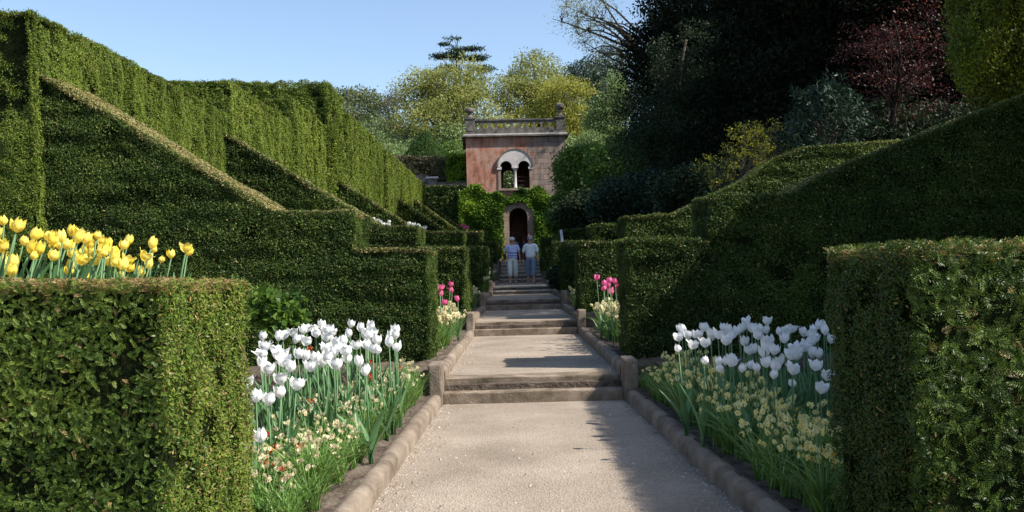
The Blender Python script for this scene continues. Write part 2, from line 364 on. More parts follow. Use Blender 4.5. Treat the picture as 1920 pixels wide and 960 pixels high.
for side, sn in ((0, 'sunny yellow tulip side'), (1, 'shaded tall tree side')):
    for (a, b, z, nm) in bits: kerb(side, a, b, z, 'low stone kerb of the %s on the %s' % (nm, sn))
    for i, (Y, z1) in enumerate(FL[:4]):
        e = half(Y)[side]; s = -1 if side == 0 else 1
        z0 = ([0] + [l for _, l in FL])[i]
        mb = MB(); x0, x1 = sorted((e + s * .002, e + s * .135))
        rough_box(mb, x0, x1, Y - .13, Y + .3, z0 - .05, z0 + .42, M['stone'], .15, .004, .02)
        tag(mb.build('stone_pier'), 'squat stone pier ending the %s flight of steps on the %s' % (['nearest', 'second', 'third', 'fourth'][i], sn), 'pier', 'stone piers beside the steps')

# loose stones
def pebbles():
    mb = MB(); n = 4200
    Y = 3.5 + rng.random(n) ** 1.3 * 11.5; u = rng.random(n); e = rng.random(n)
    l = np.interp(Y, [0, 4.97, 9.13, 40], [-.98, -.87, -.79, -.76]); r = np.interp(Y, [0, 4.97, 9.13, 20, 40], [1.30, 1.17, 1.03, .98, .93])
    edge = rng.random(n) < .62
    off = rng.exponential(.07, n)
    X = np.where(edge, np.where(rng.random(n) < .5, l + off, r - off), l + (r - l) * u)
    Z = np.where(Y < 9.13, 0, .22); keep = ((Y < 9.1) | (Y > 9.8)) & (X > l) & (X < r); X, Y, Z = X[keep], Y[keep], Z[keep]; n = len(X)
    s = rng.uniform(.003, .0095, n) * np.where(rng.random(n) < .06, 1.7, 1)
    base = np.array([(1, 0, 0), (0, 1, 0), (-1, 0, 0), (0, -1, 0), (0, 0, .8)])
    a = rng.uniform(0, 6.28, n); V = np.zeros((n, 5, 3))
    for k in range(5):
        j = rng.uniform(.7, 1.3, n)
        V[:, k, 0] = X + s * j * (base[k, 0] * np.cos(a) - base[k, 1] * np.sin(a)); V[:, k, 1] = Y + s * j * (base[k, 0] * np.sin(a) + base[k, 1] * np.cos(a)); V[:, k, 2] = Z + .0005 + s * j * base[k, 2]
    tr = np.array([(0, 1, 4), (1, 2, 4), (2, 3, 4), (3, 0, 4)])
    idx = (np.arange(n)[:, None, None] * 5 + tr[None]).reshape(-1, 3)
    mb.faces(V.reshape(-1, 3), idx, pm, np.repeat(rng.random(n), 4)); return mb
pm = leaf_mat('pebble', [(0, (0.24, 0.19, 0.16)), (.6, (0.36, 0.31, 0.26)), (1, (0.50, 0.45, 0.39))], 0.0, .9, .1)
o = stuff(pebbles().build('loose_gravel')); o['label'] = 'loose pale stones on the gravel walk'

mb = MB(); n = 420
Y = 3.6 + rng.random(n) ** 1.2 * 11; l = np.interp(Y, [0, 4.97, 9.13, 40], [-.98, -.87, -.79, -.76]); rr_ = np.interp(Y, [0, 4.97, 9.13, 20, 40], [1.30, 1.17, 1.03, .98, .93]); e = rng.exponential(.06, n) + .01
X = np.where(rng.random(n) < .5, l + e, rr_ - e); w_ = rng.random(n) < .12; X = np.where(w_, l + (rr_ - l) * rng.random(n), X); Z = np.where(Y < 9.13, 0, .22) + .006
ok = (Y < 9.0) | (Y > 9.9); pp = np.stack([X, Y, Z], 1)[ok]; k = len(pp)
lm = leaf_mat('fallen_leaf', [(0, (0.10, 0.055, 0.03)), (.5, (0.22, 0.13, 0.06)), (.8, (0.30, 0.25, 0.10)), (1, (0.6, 0.56, 0.45))], .1)
mb.leaves(pp, np.stack([rng.normal(size=k), rng.normal(size=k), rng.uniform(0, .35, k)], 1), np.stack([rng.normal(0, .3, k), rng.normal(0, .3, k), np.ones(k)], 1), rng.uniform(.012, .034, k), rng.uniform(.006, .014, k), lm, rng.random(k))
o = stuff(mb.build('leaf_litter')); o['label'] = 'small fallen leaves along the kerbs of the walk'

# ------------------------------------------------------------------ hedges
def in_poly(px, pz, poly):
    c = np.zeros(len(px), bool); n = len(poly)
    for i in range(n):
        x1, z1 = poly[i]; x2, z2 = poly[(i + 1) % n]
        if z1 == z2: continue
        k = ((z1 > pz) != (z2 > pz)) & (px < (x2 - x1) * (pz - z1) / (z2 - z1) + x1); c ^= k
    return c
def inset_poly(poly, d):
    out = []; n = len(poly); A = sum(poly[i][0] * poly[(i + 1) % n][1] - poly[(i + 1) % n][0] * poly[i][1] for i in range(n)); sg = 1 if A > 0 else -1
    for i in range(n):
        p0 = Vector(poly[i - 1]); p = Vector(poly[i]); p2 = Vector(poly[(i + 1) % n])
        e1 = (p - p0).normalized(); e2 = (p2 - p).normalized()
        n1 = Vector((-e1.y, e1.x)) * sg; n2 = Vector((-e2.y, e2.x)) * sg
        b = (n1 + n2); b = b / max(.3, b.length_squared) * 2 if b.length > .01 else n1
        out.append((p.x + b.x * d, p.y + b.y * d))
    return out
def hedge(prof, Y0, Y1, label, leaf=.03, dens=1.0, mat='yew', sprig=False, streak=False, rough=.035, shape=None, brown=.02, topbrown=.4, name='clipped_hedge', group='clipped yew hedges of the walk', back=.35, skirt=0.0, front=1.0, side=0):
    """prof: outline in (X,z), bottom edge first and last point; extruded Y0..Y1"""
    mb = MB(); poly = list(prof); n = len(poly)
    A = sum(poly[i][0] * poly[(i + 1) % n][1] - poly[(i + 1) % n][0] * poly[i][1] for i in range(n)); sg = 1 if A > 0 else -1
    surf = []                                            # (points, normals, istop, weight)
    bx0 = min(p[0] for p in poly); bx1 = max(p[0] for p in poly); bz0 = min(p[1] for p in poly); bz1 = max(p[1] for p in poly)
    D = dens * 6.0 / (leaf * leaf * .40)
    if sprig: D = dens
    for Yf, ny, w in ((Y0, -1, front), (Y1, 1, back)):
        k = int((bx1 - bx0) * (bz1 - bz0) * D * w); x = rng.uniform(bx0, bx1, k); z = rng.uniform(bz0, bz1, k); m = in_poly(x, z, poly); x, z = x[m], z[m]
        surf.append((np.stack([x, np.full(len(x), float(Yf)), z], 1), np.tile((0, ny, 0), (len(x), 1)).astype(float), 0))
    for i in range(n - 1):
        (x1, z1), (x2, z2) = poly[i], poly[i + 1]; L = math.hypot(x2 - x1, z2 - z1); k = int(L * (Y1 - Y0) * D); t = rng.random(k); y = rng.uniform(Y0, Y1, k)
        nn = np.array((-(z2 - z1), 0, (x2 - x1)), float) * -sg / L
        if sprig and abs(nn[0]) > .7: k = int(L * (Y1 - Y0) * 42000); t = rng.random(k); y = rng.uniform(Y0, Y1, k)
        top = 1 if nn[2] > .5 else 0
        surf.append((np.stack([x1 + (x2 - x1) * t, y, z1 + (z2 - z1) * t], 1), np.tile(nn, (k, 1)), top))
    def clampbox(p, v):
        t = p + v; lo = np.array((bx0, Y0, -99.)); hi = np.array((bx1, Y1, bz1))
        if not sprig: lo[0] = -99; hi[0] = 99; hi[2] = 99
        lo = lo - .012; hi = hi + .012
        return p - np.maximum(t - hi, 0) + np.maximum(lo - t, 0)
    ins = leaf * (.7 if not sprig else .3) + .02 + rough * .6
    ip = inset_poly(poly, ins)
    V = [(x, Y0 + ins, z) for x, z in ip] + [(x, Y1 - ins, z) for x, z in ip]
    Fc = [tuple(range(n)), tuple(range(2 * n - 1, n - 1, -1))] + [(i, n + i, n + (i + 1) % n, (i + 1) % n) for i in range(n)]
    mb.faces(V, Fc, M['core'])
    for p, nn, top in surf:
        k = len(p)
        if not k: continue
        off = rough * (noise3(p, 9, 1) * .6 + noise3(p, 28, 3) * .45)
        if streak: off += rough * 1.1 * noise3(p * np.array([1, 1, .12]), 11, 5) * (0 if top else 1)
        if rough > .02: off += rough * .6 * noise3(p, 1.6, 4)
        if not streak and not top: off += rough * 1.0 * noise3(p * np.array([.35, .35, 1.5]), 15, 6) + rough * .5 * noise3(p * np.array([.8, .8, 1.1]), 6, 9)
        dep = rng.random(k) ** 1.6 * (leaf * 1.1 + .01)
        hole = noise3(p * np.array([1, 1, 1.25]), 22 if sprig else 1 / leaf * .33, 2)
        keep = rng.random(k) < np.clip((.95 + hole * .85) if sprig else (1.15 + hole * .7), .05, 1) if not top else np.ones(k, bool)
        p = p + nn * (off - dep)[:, None]
        p = p[keep]; nn = nn[keep]; k = len(p); dep = dep[keep]
        tint = np.clip(rng.random(k) * .5 + .12 + .15 * noise3(p, 2.2, 6) + .10 * noise3(p, 13, 7), 0, .84)
        bt = brown * (1 + np.clip(noise3(p, 4, 8), 0, 3) * 2)
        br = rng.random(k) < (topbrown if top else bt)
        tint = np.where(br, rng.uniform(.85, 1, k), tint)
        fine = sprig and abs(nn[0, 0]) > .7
        if fine: tint = np.where(rng.random(k) < .07 * side, .9, np.where(tint < .84, np.clip(tint * .8 + .28, 0, .84) if side else tint * .5, tint))  # sunlit side tinted lighter, shaded side darkened: light and shade in the leaf colour
        if not sprig or fine:
            d = nn * rng.uniform(.0, .55, (k, 1)) + nrm(rng.normal(size=(k, 3))) * .9 + np.array((0, 0, .12 - (0.3 if streak else 0)))
            flat = 1.9 if abs(nn[0, 0]) > .7 or streak else 1.15
            ln = nrm(nn * flat + nrm(rng.normal(size=(k, 3))))
            Ls = (leaf if not fine else .017) * rng.uniform(.6, 1.35, k)
            p = p - nn * (np.clip((nrm(d) * nn).sum(1), 0, 1) * Ls)[:, None]; p = clampbox(p, nrm(d) * Ls[:, None])
            mb.leaves(p, d, ln, Ls, Ls * rng.uniform(.3, .5, k), M[mat], tint)
        else:
            t1 = np.cross(nn, np.array((0, 0, 1.0)) if abs(nn[0, 2]) < .9 else np.array((0, 1.0, 0)))
            t1 = nrm(t1); t2 = np.cross(nn, t1)
            ang = rng.normal(0, 1.0, (k, 1)) + np.where(rng.random((k, 1)) < .5, 0, math.pi)
            d = nrm((t1 * np.cos(ang) + t2 * np.sin(ang)) + nn * rng.uniform(.0, .7, (k, 1)))
            pn = nrm(nn * 1.2 + nrm(rng.normal(size=(k, 3))) * .8); sd = nrm(np.cross(d, pn)); SL = leaf * rng.uniform(.6, 1.4, (k, 1))
            nm = 12
            if not top: p = p - nn * (np.clip((d * nn).sum(1)[:, None], 0, 1) * SL)
            else: p = p - nn * leaf * .45
            p = clampbox(p, d * SL + nrm(d) * leaf * .3)
            for j in range(nm):
                f = (j + .5) / nm; s = 1 if j % 2 else -1
                pp = p + d * SL * f; dd = d * .75 + sd * s * .8 + nrm(rng.normal(size=(k, 3))) * .15
                nl = leaf * .40 * (1.1 - .6 * f)
                if j == nm - 1: dd = d
                mb.leaves(pp, dd, nrm(pn + nrm(rng.normal(size=(k, 3))) * .25), nl * rng.uniform(.8, 1.15, k), .0026 + leaf * .026, M[mat], np.clip(tint + (.14 if j > 7 else 0) * (tint < .7), 0, 1))
    return tag(mb.build(name), label, 'hedge', group)

def hp(pts, zb):                       # photo readings -> levelled outline with a flat bottom
    q = [RX(*p) for p in pts]; return [(q[0][0], zb)] + q + [(q[-1][0], zb)]
def LF(Y): return .010 + .0020 * Y

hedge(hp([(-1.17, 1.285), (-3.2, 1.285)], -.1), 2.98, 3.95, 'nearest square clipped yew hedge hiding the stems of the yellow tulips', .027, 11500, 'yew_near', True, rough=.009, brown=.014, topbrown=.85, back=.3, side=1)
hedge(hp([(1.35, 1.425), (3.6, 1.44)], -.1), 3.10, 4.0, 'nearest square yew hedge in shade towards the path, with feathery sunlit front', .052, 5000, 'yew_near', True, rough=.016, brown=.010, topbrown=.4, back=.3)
# left buttresses
BL = [
 (10.2, 11.35, [(-1.02, 1.586), (-1.86, 1.586), (-1.88, 2.0), (-2.74, 2.0), (-5.5, 3.64)], 'sunlit stepped buttress hedge behind the white tulips, its tan top sloping up'),
 (16.6, 18.0, [(-.97, 1.785), (-1.84, 1.785), (-1.86, 2.165), (-2.54, 2.165), (-5.5, 3.94)], 'stepped buttress hedge second from the yellow tulips, pink tulips before its low end'),
 (26.4, 27.9, [(-.92, 2.06), (-1.6, 2.06), (-1.62, 2.50), (-2.9, 2.50), (-5.5, 4.15)], 'stepped buttress hedge third from the yellow tulips, white tulips on the bank before it'),
 (38.7, 40.2, [(-.95, 2.62), (-1.7, 2.62), (-1.72, 3.0), (-3.1, 3.05), (-5.5, 4.75)], 'stepped buttress hedge fourth from the yellow tulips, far up the bank'),
 (45.0, 46.2, [(-.98, 2.78), (-1.75, 2.78), (-1.77, 3.35), (-2.9, 3.35), (-5.4, 5.13)], 'stepped buttress hedge second from the tower on the sunny bank'),
 (50.2, 51.3, [(-1.0, 3.0), (-1.75, 3.0), (-1.77, 3.6), (-2.97, 3.65), (-5.3, 5.33)], 'last stepped buttress hedge on the sunny bank, next to the ivied tower'),
]
for (a, b, pr, lab) in BL:
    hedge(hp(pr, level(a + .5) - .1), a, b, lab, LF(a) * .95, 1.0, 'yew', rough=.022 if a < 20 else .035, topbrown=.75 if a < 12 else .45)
hedge(hp([(-.93, 1.94), (-3.0, 1.97)], .4), 21.9, 23.0, 'low square hedge on the sunny side, between second and third buttresses', LF(21), 1, 'yew')
hedge(hp([(-.95, 2.12), (-2.4, 2.15)], .7), 31.5, 32.6, 'low square hedge level with the walking women on the sunny side', LF(28), 1, 'yew')
# tall hedge segments on the left bank
TL = [
 (10.05, 16.7, -5.38, -8.6, 4.24, 'tall sunlit hedge wall nearest the camera, along the top of the sunny bank'),
 (16.95, 21.4, -5.40, -8.6, 4.90, 'second tall hedge block along the sunny bank, dark towards the camera'),
 (21.6, 25.5, -5.40, -8.4, 5.45, 'third tall hedge block with a level top on the sunny bank'),
 (25.7, 28.0, -5.40, -9.2, 6.68, 'tallest shaggy topped hedge block on the sunny bank'),
 (28.7, 35.9, -5.40, -7.0, 6.35, 'long tall hedge block beyond the shaggy one, its narrow end dark'),
 (36.1, 51.0, -5.25, -6.6, 6.22, 'farthest tall hedge wall on the sunny bank, running to the tower terrace'),
]
for (a, b, x0, x1, z, lab) in TL:
    q = [(x0, z), (x1, z)]
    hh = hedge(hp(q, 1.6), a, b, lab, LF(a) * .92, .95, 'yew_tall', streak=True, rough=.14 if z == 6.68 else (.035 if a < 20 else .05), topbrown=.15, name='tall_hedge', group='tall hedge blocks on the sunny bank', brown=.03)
# right side
BR = [
 (10.0, 11.1, [(1.19, 1.69), (2.10, 1.69), (2.12, 2.19), (3.05, 2.19), (3.3, 2.36), (4.0, 2.66), (4.5, 2.84), (5.1, 3.1), (5.7, 3.32), (6.6, 3.65)], 'large stepped hedge behind the shaded white tulips, rising in a long dark slope'),
 (16.5, 17.8, [(1.09, 1.88), (1.93, 1.88), (1.95, 2.34), (2.86, 2.39), (3.6, 2.75), (4.3, 3.1), (4.7, 3.42), (5.15, 3.6), (7.2, 3.75)], 'stepped hedge behind the pink tulips on the shaded side, its far end lit'),
 (26.4, 27.7, [(1.02, 2.22), (2.1, 2.22), (2.12, 2.7), (3.3, 2.75), (5.5, 3.6)], 'dark stepped hedge on the shaded side, third from the camera'),
 (38.0, 39.3, [(.95, 2.75), (1.7, 2.75), (1.72, 3.1), (3.2, 3.2), (5.4, 4.2)], 'dark stepped hedge on the shaded side, near the tower'),
]
for (a, b, pr, lab) in BR:
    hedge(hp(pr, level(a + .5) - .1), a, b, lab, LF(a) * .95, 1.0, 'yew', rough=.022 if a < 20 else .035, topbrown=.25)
hedge(hp([(1.02, 2.0), (3.2, 2.06)], .4), 21.8, 23.0, 'low square hedge on the shaded side, beside the small sign', LF(21), 1, 'yew')
hedge(hp([(.98, 2.2), (3.0, 2.25)], .8), 32.0, 33.1, 'low square hedge level with the walking women on the shaded side', LF(28), 1, 'yew')
hedge(hp([(5.46, 5.3), (7.2, 5.3)], .3), 2.75, 9.6, 'tall hedge wall outside the view, shading the near flower bed', .035, .5, 'yew_tall', rough=.015, name='tall_hedge')

# garden hedge and ivy below the terrace, left of the tower
hedge([(-2.95, 1.8), (-2.95, 6.35), (-6.3, 6.35), (-6.3, 1.8)], 51.8, 52.7, 'dark hedge covering the terrace bank beside the ivied tower', .13, 1, 'yew', rough=.06, topbrown=.1)
hedge([P(877, 300, 57).to_tuple()[::2][:1] + (6.3,), (P(877, 295, 57).x, P(877, 295, 57).z), (P(700, 292, 57).x, 8.9), (P(700, 292, 57).x, 6.3)], 57, 58.2, 'low brownish hedge on the upper terrace in front of the clipped cone', .13, 1, 'brownhedge', rough=.08, topbrown=.6, group='hedges on the upper terrace')

# ------------------------------------------------------------------ trees
def ball(n, squash=(1, 1, 1), inner=.35):
    d = nrm(rng.normal(size=(n, 3))); r = (inner + (1 - inner) * rng.random((n, 1)) ** .5)
    return d * r * np.array(squash)
def curve(a, b, sag, n=6, wob=.06):
    a = Vector(a); b = Vector(b); L = (b - a).length; pts = []
    w = Vector(rng.normal(size=3)) * wob * L; w2 = Vector(rng.normal(size=3)) * wob * .6 * L
    for i in range(n + 1):
        t = i / n; pts.append(a.lerp(b, t) + Vector((0, 0, sag * L)) * math.sin(math.pi * t) + w * math.sin(math.pi * t) + w2 * math.sin(2 * math.pi * t))
    return pts
def tree(name, label, base, crowns, mat, leafL, nclump, rc, per, trunk_r=.35, top=None, branch_n=14, cat='tree', group=None, squash=(1, 1, .65), shell=.45, gap=0.0, bare=0, seed=None, trunk_mat='greywood', lw=.5, limb_r=.35, upright=0.0, hi=0, lean=.7):
    base = Vector(base); t = empty(name, base, label, cat, group)
    mb = MB(); vol = np.array([c[3] * c[4] * c[5] for c in crowns]); vol = vol / vol.sum()
    C = []
    for c, w in zip(crowns, vol):
        k = max(1, int(nclump * w)); d = nrm(rng.normal(size=(k, 3))); r = shell + (1 - shell) * rng.random((k, 1)) ** .45
        q = d * r; lump = 1 + .16 * noise3(d * 1.0 + np.array(c[:3]), 3.1, 2)[:, None]
        q = q * lump * np.array(c[3:6]) + np.array(c[:3]); C.append(q)
    C = np.concatenate(C); k = len(C)
    if gap: C = C[noise3(C, 2.2 / rc * .4, 5) > -1.2 + gap]; k = len(C)
    bl = Vector((0, 0, 0))
    if bare < 1:
        sz = rng.uniform(.6, 1.3, (k, 1)); ct = np.clip(.5 + .17 * rng.normal(size=k) + .12 * noise3(C, 1.2 / rc, 3), .05, .95)
        pts = ball(k * per, squash, .2).reshape(k, per, 3) * (rc * sz)[:, None, :] + C[:, None, :]
        out = pts - C[:, None, :] * 1.0
        pts = pts.reshape(-1, 3); out = nrm(out.reshape(-1, 3)); m = len(pts)
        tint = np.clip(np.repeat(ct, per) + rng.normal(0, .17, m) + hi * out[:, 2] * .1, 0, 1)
        d = nrm(out * .5 + rng.normal(size=(m, 3)) * .6 + np.array((0, 0, upright - .1)))
        ln = nrm(rng.normal(size=(m, 3)) + np.array((0, 0, .6)))
        Ls = leafL * rng.uniform(.6, 1.3, m)
        mb.leaves(pts - np.array(base), d, ln, Ls, Ls * lw, M[mat], tint); mb.build('crown', t)
    cm = np.mean([c[:3] for c in crowns], 0)
    zt = top if top is not None else max(c[2] + c[5] * .5 for c in crowns)
    tb = MB(); tp = curve(base, (cm[0] * lean + base.x * (1 - lean), cm[1] * lean + base.y * (1 - lean), zt), 0, 8, .025); tr = [trunk_r * (1 - .85 * i / 8) for i in range(9)]; tr[0] *= 1.35
    tb.tube([p - base for p in tp], tr, M[trunk_mat], 8); tb.build('trunk', t)
    bb = MB(); cnt = 0; order = rng.permutation(k); limbs = []
    for j in order[:branch_n]:
        tgt = Vector(C[j]); f = min(.95, max(.28, ((tgt.z - base.z) / max(.1, zt - base.z)) * .72)); s = tp[int(f * 8)]
        pts = curve(s, tgt, .06, 7, .07); r0 = trunk_r * limb_r * (1.1 - f * .6)
        bb.tube([p - base for p in pts], [r0 * (1 - .88 * i / 7) for i in range(8)], M[trunk_mat], 5, cap=False); limbs.append((pts, r0))
    if limbs:
        lp = np.array([tuple(p) for pts, _ in limbs for p in pts[2:]])
        for j in order[branch_n:branch_n * (5 if not bare else 12)]:
            dd = np.linalg.norm(lp - C[j], axis=1); i = int(dd.argmin())
            pts = curve(Vector(lp[i]), Vector(C[j]), .04, 4, .10)
            bb.tube([p - base for p in pts], [trunk_r * .085 * (1 - .8 * q / 4) for q in range(5)], M[trunk_mat], 4, cap=False)
        bb.build('branches', t)
    return t
def cr(px, py, Y, wx, wz, dy=None):          # crown ellipsoid from its centre and half sizes in pixels
    p = P(px, py, Y); s = Y / F; return (p.x, p.y, p.z, wx * s, (dy if dy else wx * s * .9), wz * s)
def gp(px, Y): x = P(px, 400, Y).x; return (x, Y, gz(x, Y) - .1)

TB = 'trees beyond the tower'
tree('spreading_tree', 'airy yellow green tree spreading wide over the sunny side of the tower roof', gp(832, 76), [cr(790, 175, 76, 58, 45), cr(855, 160, 76, 66, 46), cr(880, 205, 74, 60, 48), cr(820, 235, 74, 80, 50)], 'spring', .21, 620, 1.0, 62, .5, branch_n=22, group=TB, squash=(1.15, 1, .5), gap=.45, shell=.3)
tree('spreading_tree', 'yellow green tree with bare tipped top rising behind the tower urn', gp(1010, 80), [cr(1000, 150, 80, 52, 48), cr(970, 185, 78, 60, 45), cr(1030, 190, 78, 50, 40)], 'spring', .21, 430, 1.0, 50, .45, branch_n=20, group=TB, squash=(1.1, 1, .5), gap=.5, shell=.3)
tree('spreading_tree', 'brightest yellow tree just behind the roof finial of the tower', gp(1060, 68), [cr(1062, 185, 68, 46, 42), cr(1050, 235, 68, 56, 50), cr(975, 240, 68, 60, 36)], 'spring2', .19, 420, .9, 60, .35, branch_n=18, group=TB, squash=(1.2, 1, .45), gap=.3)
tree('cedar', 'dark flat tiered cedar top poking out above the spreading tree', gp(862, 98), [cr(848, 72, 98, 12, 1), cr(834, 84, 98, 16, 1), cr(880, 92, 98, 22, 1.5), cr(828, 105, 98, 22, 1.5), cr(892, 108, 98, 26, 1.5), cr(905, 129, 98, 24, 1.5), cr(856, 100, 98, 10, 14), cr(845, 128, 98, 20, 2)], 'cedar', .24, 210, .30, 34, .32, top=P(860, 72, 98).z, branch_n=40, group=TB, squash=(2.2, 1.6, .5), shell=.05)
tree('grey_green_tree', 'grey green tree behind the end of the tall hedge', gp(700, 88), [cr(700, 235, 88, 46, 55), cr(672, 205, 88, 34, 35), cr(730, 270, 86, 50, 50), cr(655, 240, 86, 34, 50)], 'grey', .24, 380, 1.1, 60, .4, group=TB, gap=.2)
tree('grey_green_tree', 'dense mid green tree between the tall hedge and the clipped cone', gp(745, 72), [cr(735, 300, 72, 60, 40), cr(705, 265, 74, 36, 40), cr(850, 268, 72, 40, 36), cr(800, 275, 74, 60, 30)], 'pale', .2, 420, .9, 60, .35, group=TB)
tree('pine', 'small dark pine far away against the sky', gp(650, 110), [cr(650, 176, 110, 13, 9), cr(655, 188, 110, 18, 8)], 'cedar', .3, 40, .8, 60, .3, group=TB, squash=(1.3, 1.2, .4))
tree('pinkish_tree', 'thin tree with pinkish brown buds beside the spreading tree', gp(738, 80), [cr(742, 215, 80, 26, 40)], 'brownhedge', .17, 130, .9, 42, .25, group=TB, gap=.4)
tree('blue_green_pine', 'hazy blue green pine behind the pale trees', gp(1110, 112), [cr(1095, 150, 112, 40, 32), cr(1130, 175, 112, 40, 45), cr(1150, 120, 114, 30, 40)], 'bluegreen', .32, 300, 1.3, 60, .5, group=TB)
tree('pale_tree', 'pale green sunlit tree beside the dark conifers', gp(1150, 62), [cr(1160, 180, 62, 24, 44), cr(1140, 235, 62, 38, 55), cr(1112, 290, 60, 32, 40)], 'pale', .17, 380, .75, 62, .3, group=TB, gap=.15)
tree('deep_green_tree', 'deep green tree rising right behind the tower corner', gp(1100, 70), [cr(1100, 285, 70, 45, 60), cr(1085, 240, 72, 30, 40), cr(850, 300, 66, 22, 30)], 'bright', .19, 300, .9, 55, .3, group=TB)
tree('bare_tree', 'nearly bare crooked tree leaning out from the dark conifers', gp(1290, 56), [cr(1100, 40, 56, 62, 60), cr(1125, 90, 56, 42, 38), cr(1080, 15, 56, 40, 40), cr(1160, 110, 55, 20, 16)], 'spring', .10, 330, .55, 15, .32, top=P(1150, 60, 56).z, branch_n=18, group='trees on the shaded bank', shell=.1, bare=.5, limb_r=.6, lean=.35)
for (px, py, Y, wx, wz, lab) in ((960, 318, 63, 60, 50, 'leafy green shrub seen through the window of the tower'), (1030, 300, 66, 60, 50, 'pale shrub mound behind the shaded side of the tower'), (900, 310, 68, 60, 45, 'pale shrub mound behind the sunny side of the tower'), (760, 318, 66, 70, 40, 'pale shrub mound behind the clipped cone')):
    tree('leafy_shrub', lab, (P(px, 400, Y).x, Y, 6.2), [cr(px, py, Y, wx, wz)], 'pale', .2, 150, .9, 60, .1, cat='shrub', group=TB, branch_n=6)
SB = 'trees on the shaded bank'
def conifer(label, px, Y, ptop, pbot, pw, mat='dark', leafL=.17, n=11, dens=1.0, name='dark_conifer', per=90, **k):
    crs = []
    for i in range(n):
        t = i / (n - 1); crs.append(cr(px + rng.uniform(-.08, .08) * pw, ptop + (pbot - ptop) * t, Y, pw * (.42 + .58 * t ** .8), (pbot - ptop) / n * .85))
    return tree(name, label, gp(px, Y), crs, mat, leafL, int(900 * dens), .72 * Y / 40, per, .35, top=crs[0][2], branch_n=22, group=SB, squash=(1.3, 1.1, .45), shell=.35, **k)
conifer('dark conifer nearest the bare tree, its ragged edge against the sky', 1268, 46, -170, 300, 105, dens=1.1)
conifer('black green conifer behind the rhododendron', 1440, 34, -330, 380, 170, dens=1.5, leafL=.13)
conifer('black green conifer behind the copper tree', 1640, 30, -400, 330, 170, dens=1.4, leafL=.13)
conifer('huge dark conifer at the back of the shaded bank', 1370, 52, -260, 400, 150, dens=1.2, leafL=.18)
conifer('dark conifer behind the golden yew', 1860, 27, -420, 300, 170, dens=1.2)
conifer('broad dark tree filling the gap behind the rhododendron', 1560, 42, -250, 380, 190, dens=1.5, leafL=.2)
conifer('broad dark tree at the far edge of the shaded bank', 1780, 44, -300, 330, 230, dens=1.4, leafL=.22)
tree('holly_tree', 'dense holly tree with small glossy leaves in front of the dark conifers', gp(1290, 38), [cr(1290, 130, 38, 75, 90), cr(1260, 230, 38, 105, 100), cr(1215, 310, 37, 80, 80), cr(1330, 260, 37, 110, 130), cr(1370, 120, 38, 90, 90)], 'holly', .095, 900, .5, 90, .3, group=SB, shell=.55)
tree('dark_conifer', 'dark tree added with its crown unseen above the view, shading the middle of the walk', (9.8, 19, gz(9.8, 19)), [(9.7, 17, 11.0, 2.6, 2.6, 2.6), (9.6, 21, 11.2, 2.8, 3.0, 3.0)], 'dark', .17, 420, .8, 80, .3, trunk_mat='darkwood', group=SB, squash=(1.3, 1.1, .5), branch_n=10, shell=.2)  # extra tree, added so its unseen crown shades the middle terraces
tree('dark_conifer', 'dark tree added to shade the upper walk, between the holly and the copper tree', (10.5, 30, gz(10.5, 30)), [(10.2, 27.5, 12.0, 3.0, 2.8, 3.6), (10.2, 32, 12.4, 3.2, 3.4, 3.8), (10.4, 30, 8.5, 2.6, 2.6, 3.0)], 'dark', .18, 620, .8, 80, .3, trunk_mat='darkwood', group=SB, squash=(1.3, 1.1, .5), branch_n=12, shell=.2)  # second tree added to throw shade farther up the walk
tree('copper_tree', 'small tree with dark copper red leaves above the shaded slope', gp(1690, 23), [cr(1700, 90, 23, 105, 95), cr(1640, 60, 23, 80, 60), cr(1735, 180, 23, 85, 80), cr(1610, 130, 22, 60, 50)], 'copper', .065, 330, .36, 34, .10, group=SB, gap=.95, trunk_mat='darkwood', squash=(1.6, 1.1, .32), branch_n=24, shell=.2)
tree('golden_yew', 'golden green upright yew sunlit above the end of the slope', gp(1850, 14), [cr(1850, 90, 14, 62, 110), cr(1895, 40, 14, 60, 150), cr(1800, 60, 14.3, 26, 70), cr(1930, 120, 14, 70, 150), cr(1870, -80, 14, 85, 140)], 'golden', .055, 1300, .20, 100, .06, group=SB, squash=(.6, .6, 1.5), upright=.7, shell=.45, gap=.45, cat='shrub', lw=.35, trunk_mat='darkwood', lean=.1, branch_n=8)
tree('holly_tree', 'unseen holly added outside the view to shade the second terrace', (8.6, 11.2, gz(8.6, 11.2)), [(8.5, 10.2, 6.4, 1.0, 1.3, 1.7), (8.6, 12.0, 6.6, 1.0, 1.2, 1.7)], 'holly', .09, 260, .4, 60, .12, group=SB, branch_n=8, trunk_mat='darkwood')  # unseen tree, added only as a shadow caster for the second terrace
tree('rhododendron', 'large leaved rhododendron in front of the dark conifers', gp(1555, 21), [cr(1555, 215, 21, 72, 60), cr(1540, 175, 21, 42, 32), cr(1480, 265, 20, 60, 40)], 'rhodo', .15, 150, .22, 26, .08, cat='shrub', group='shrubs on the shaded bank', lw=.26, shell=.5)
tree('azalea', 'straggly yellow flowering azalea behind the stepped hedge', gp(1385, 19), [cr(1340, 320, 19, 48, 36), cr(1400, 275, 19, 55, 45), cr(1440, 250, 19.5, 40, 32), cr(1440, 300, 20, 50, 36)], 'azalea', .05, 210, .13, 20, .05, cat='shrub', group='shrubs on the shaded bank', gap=.1, shell=.15, branch_n=40)
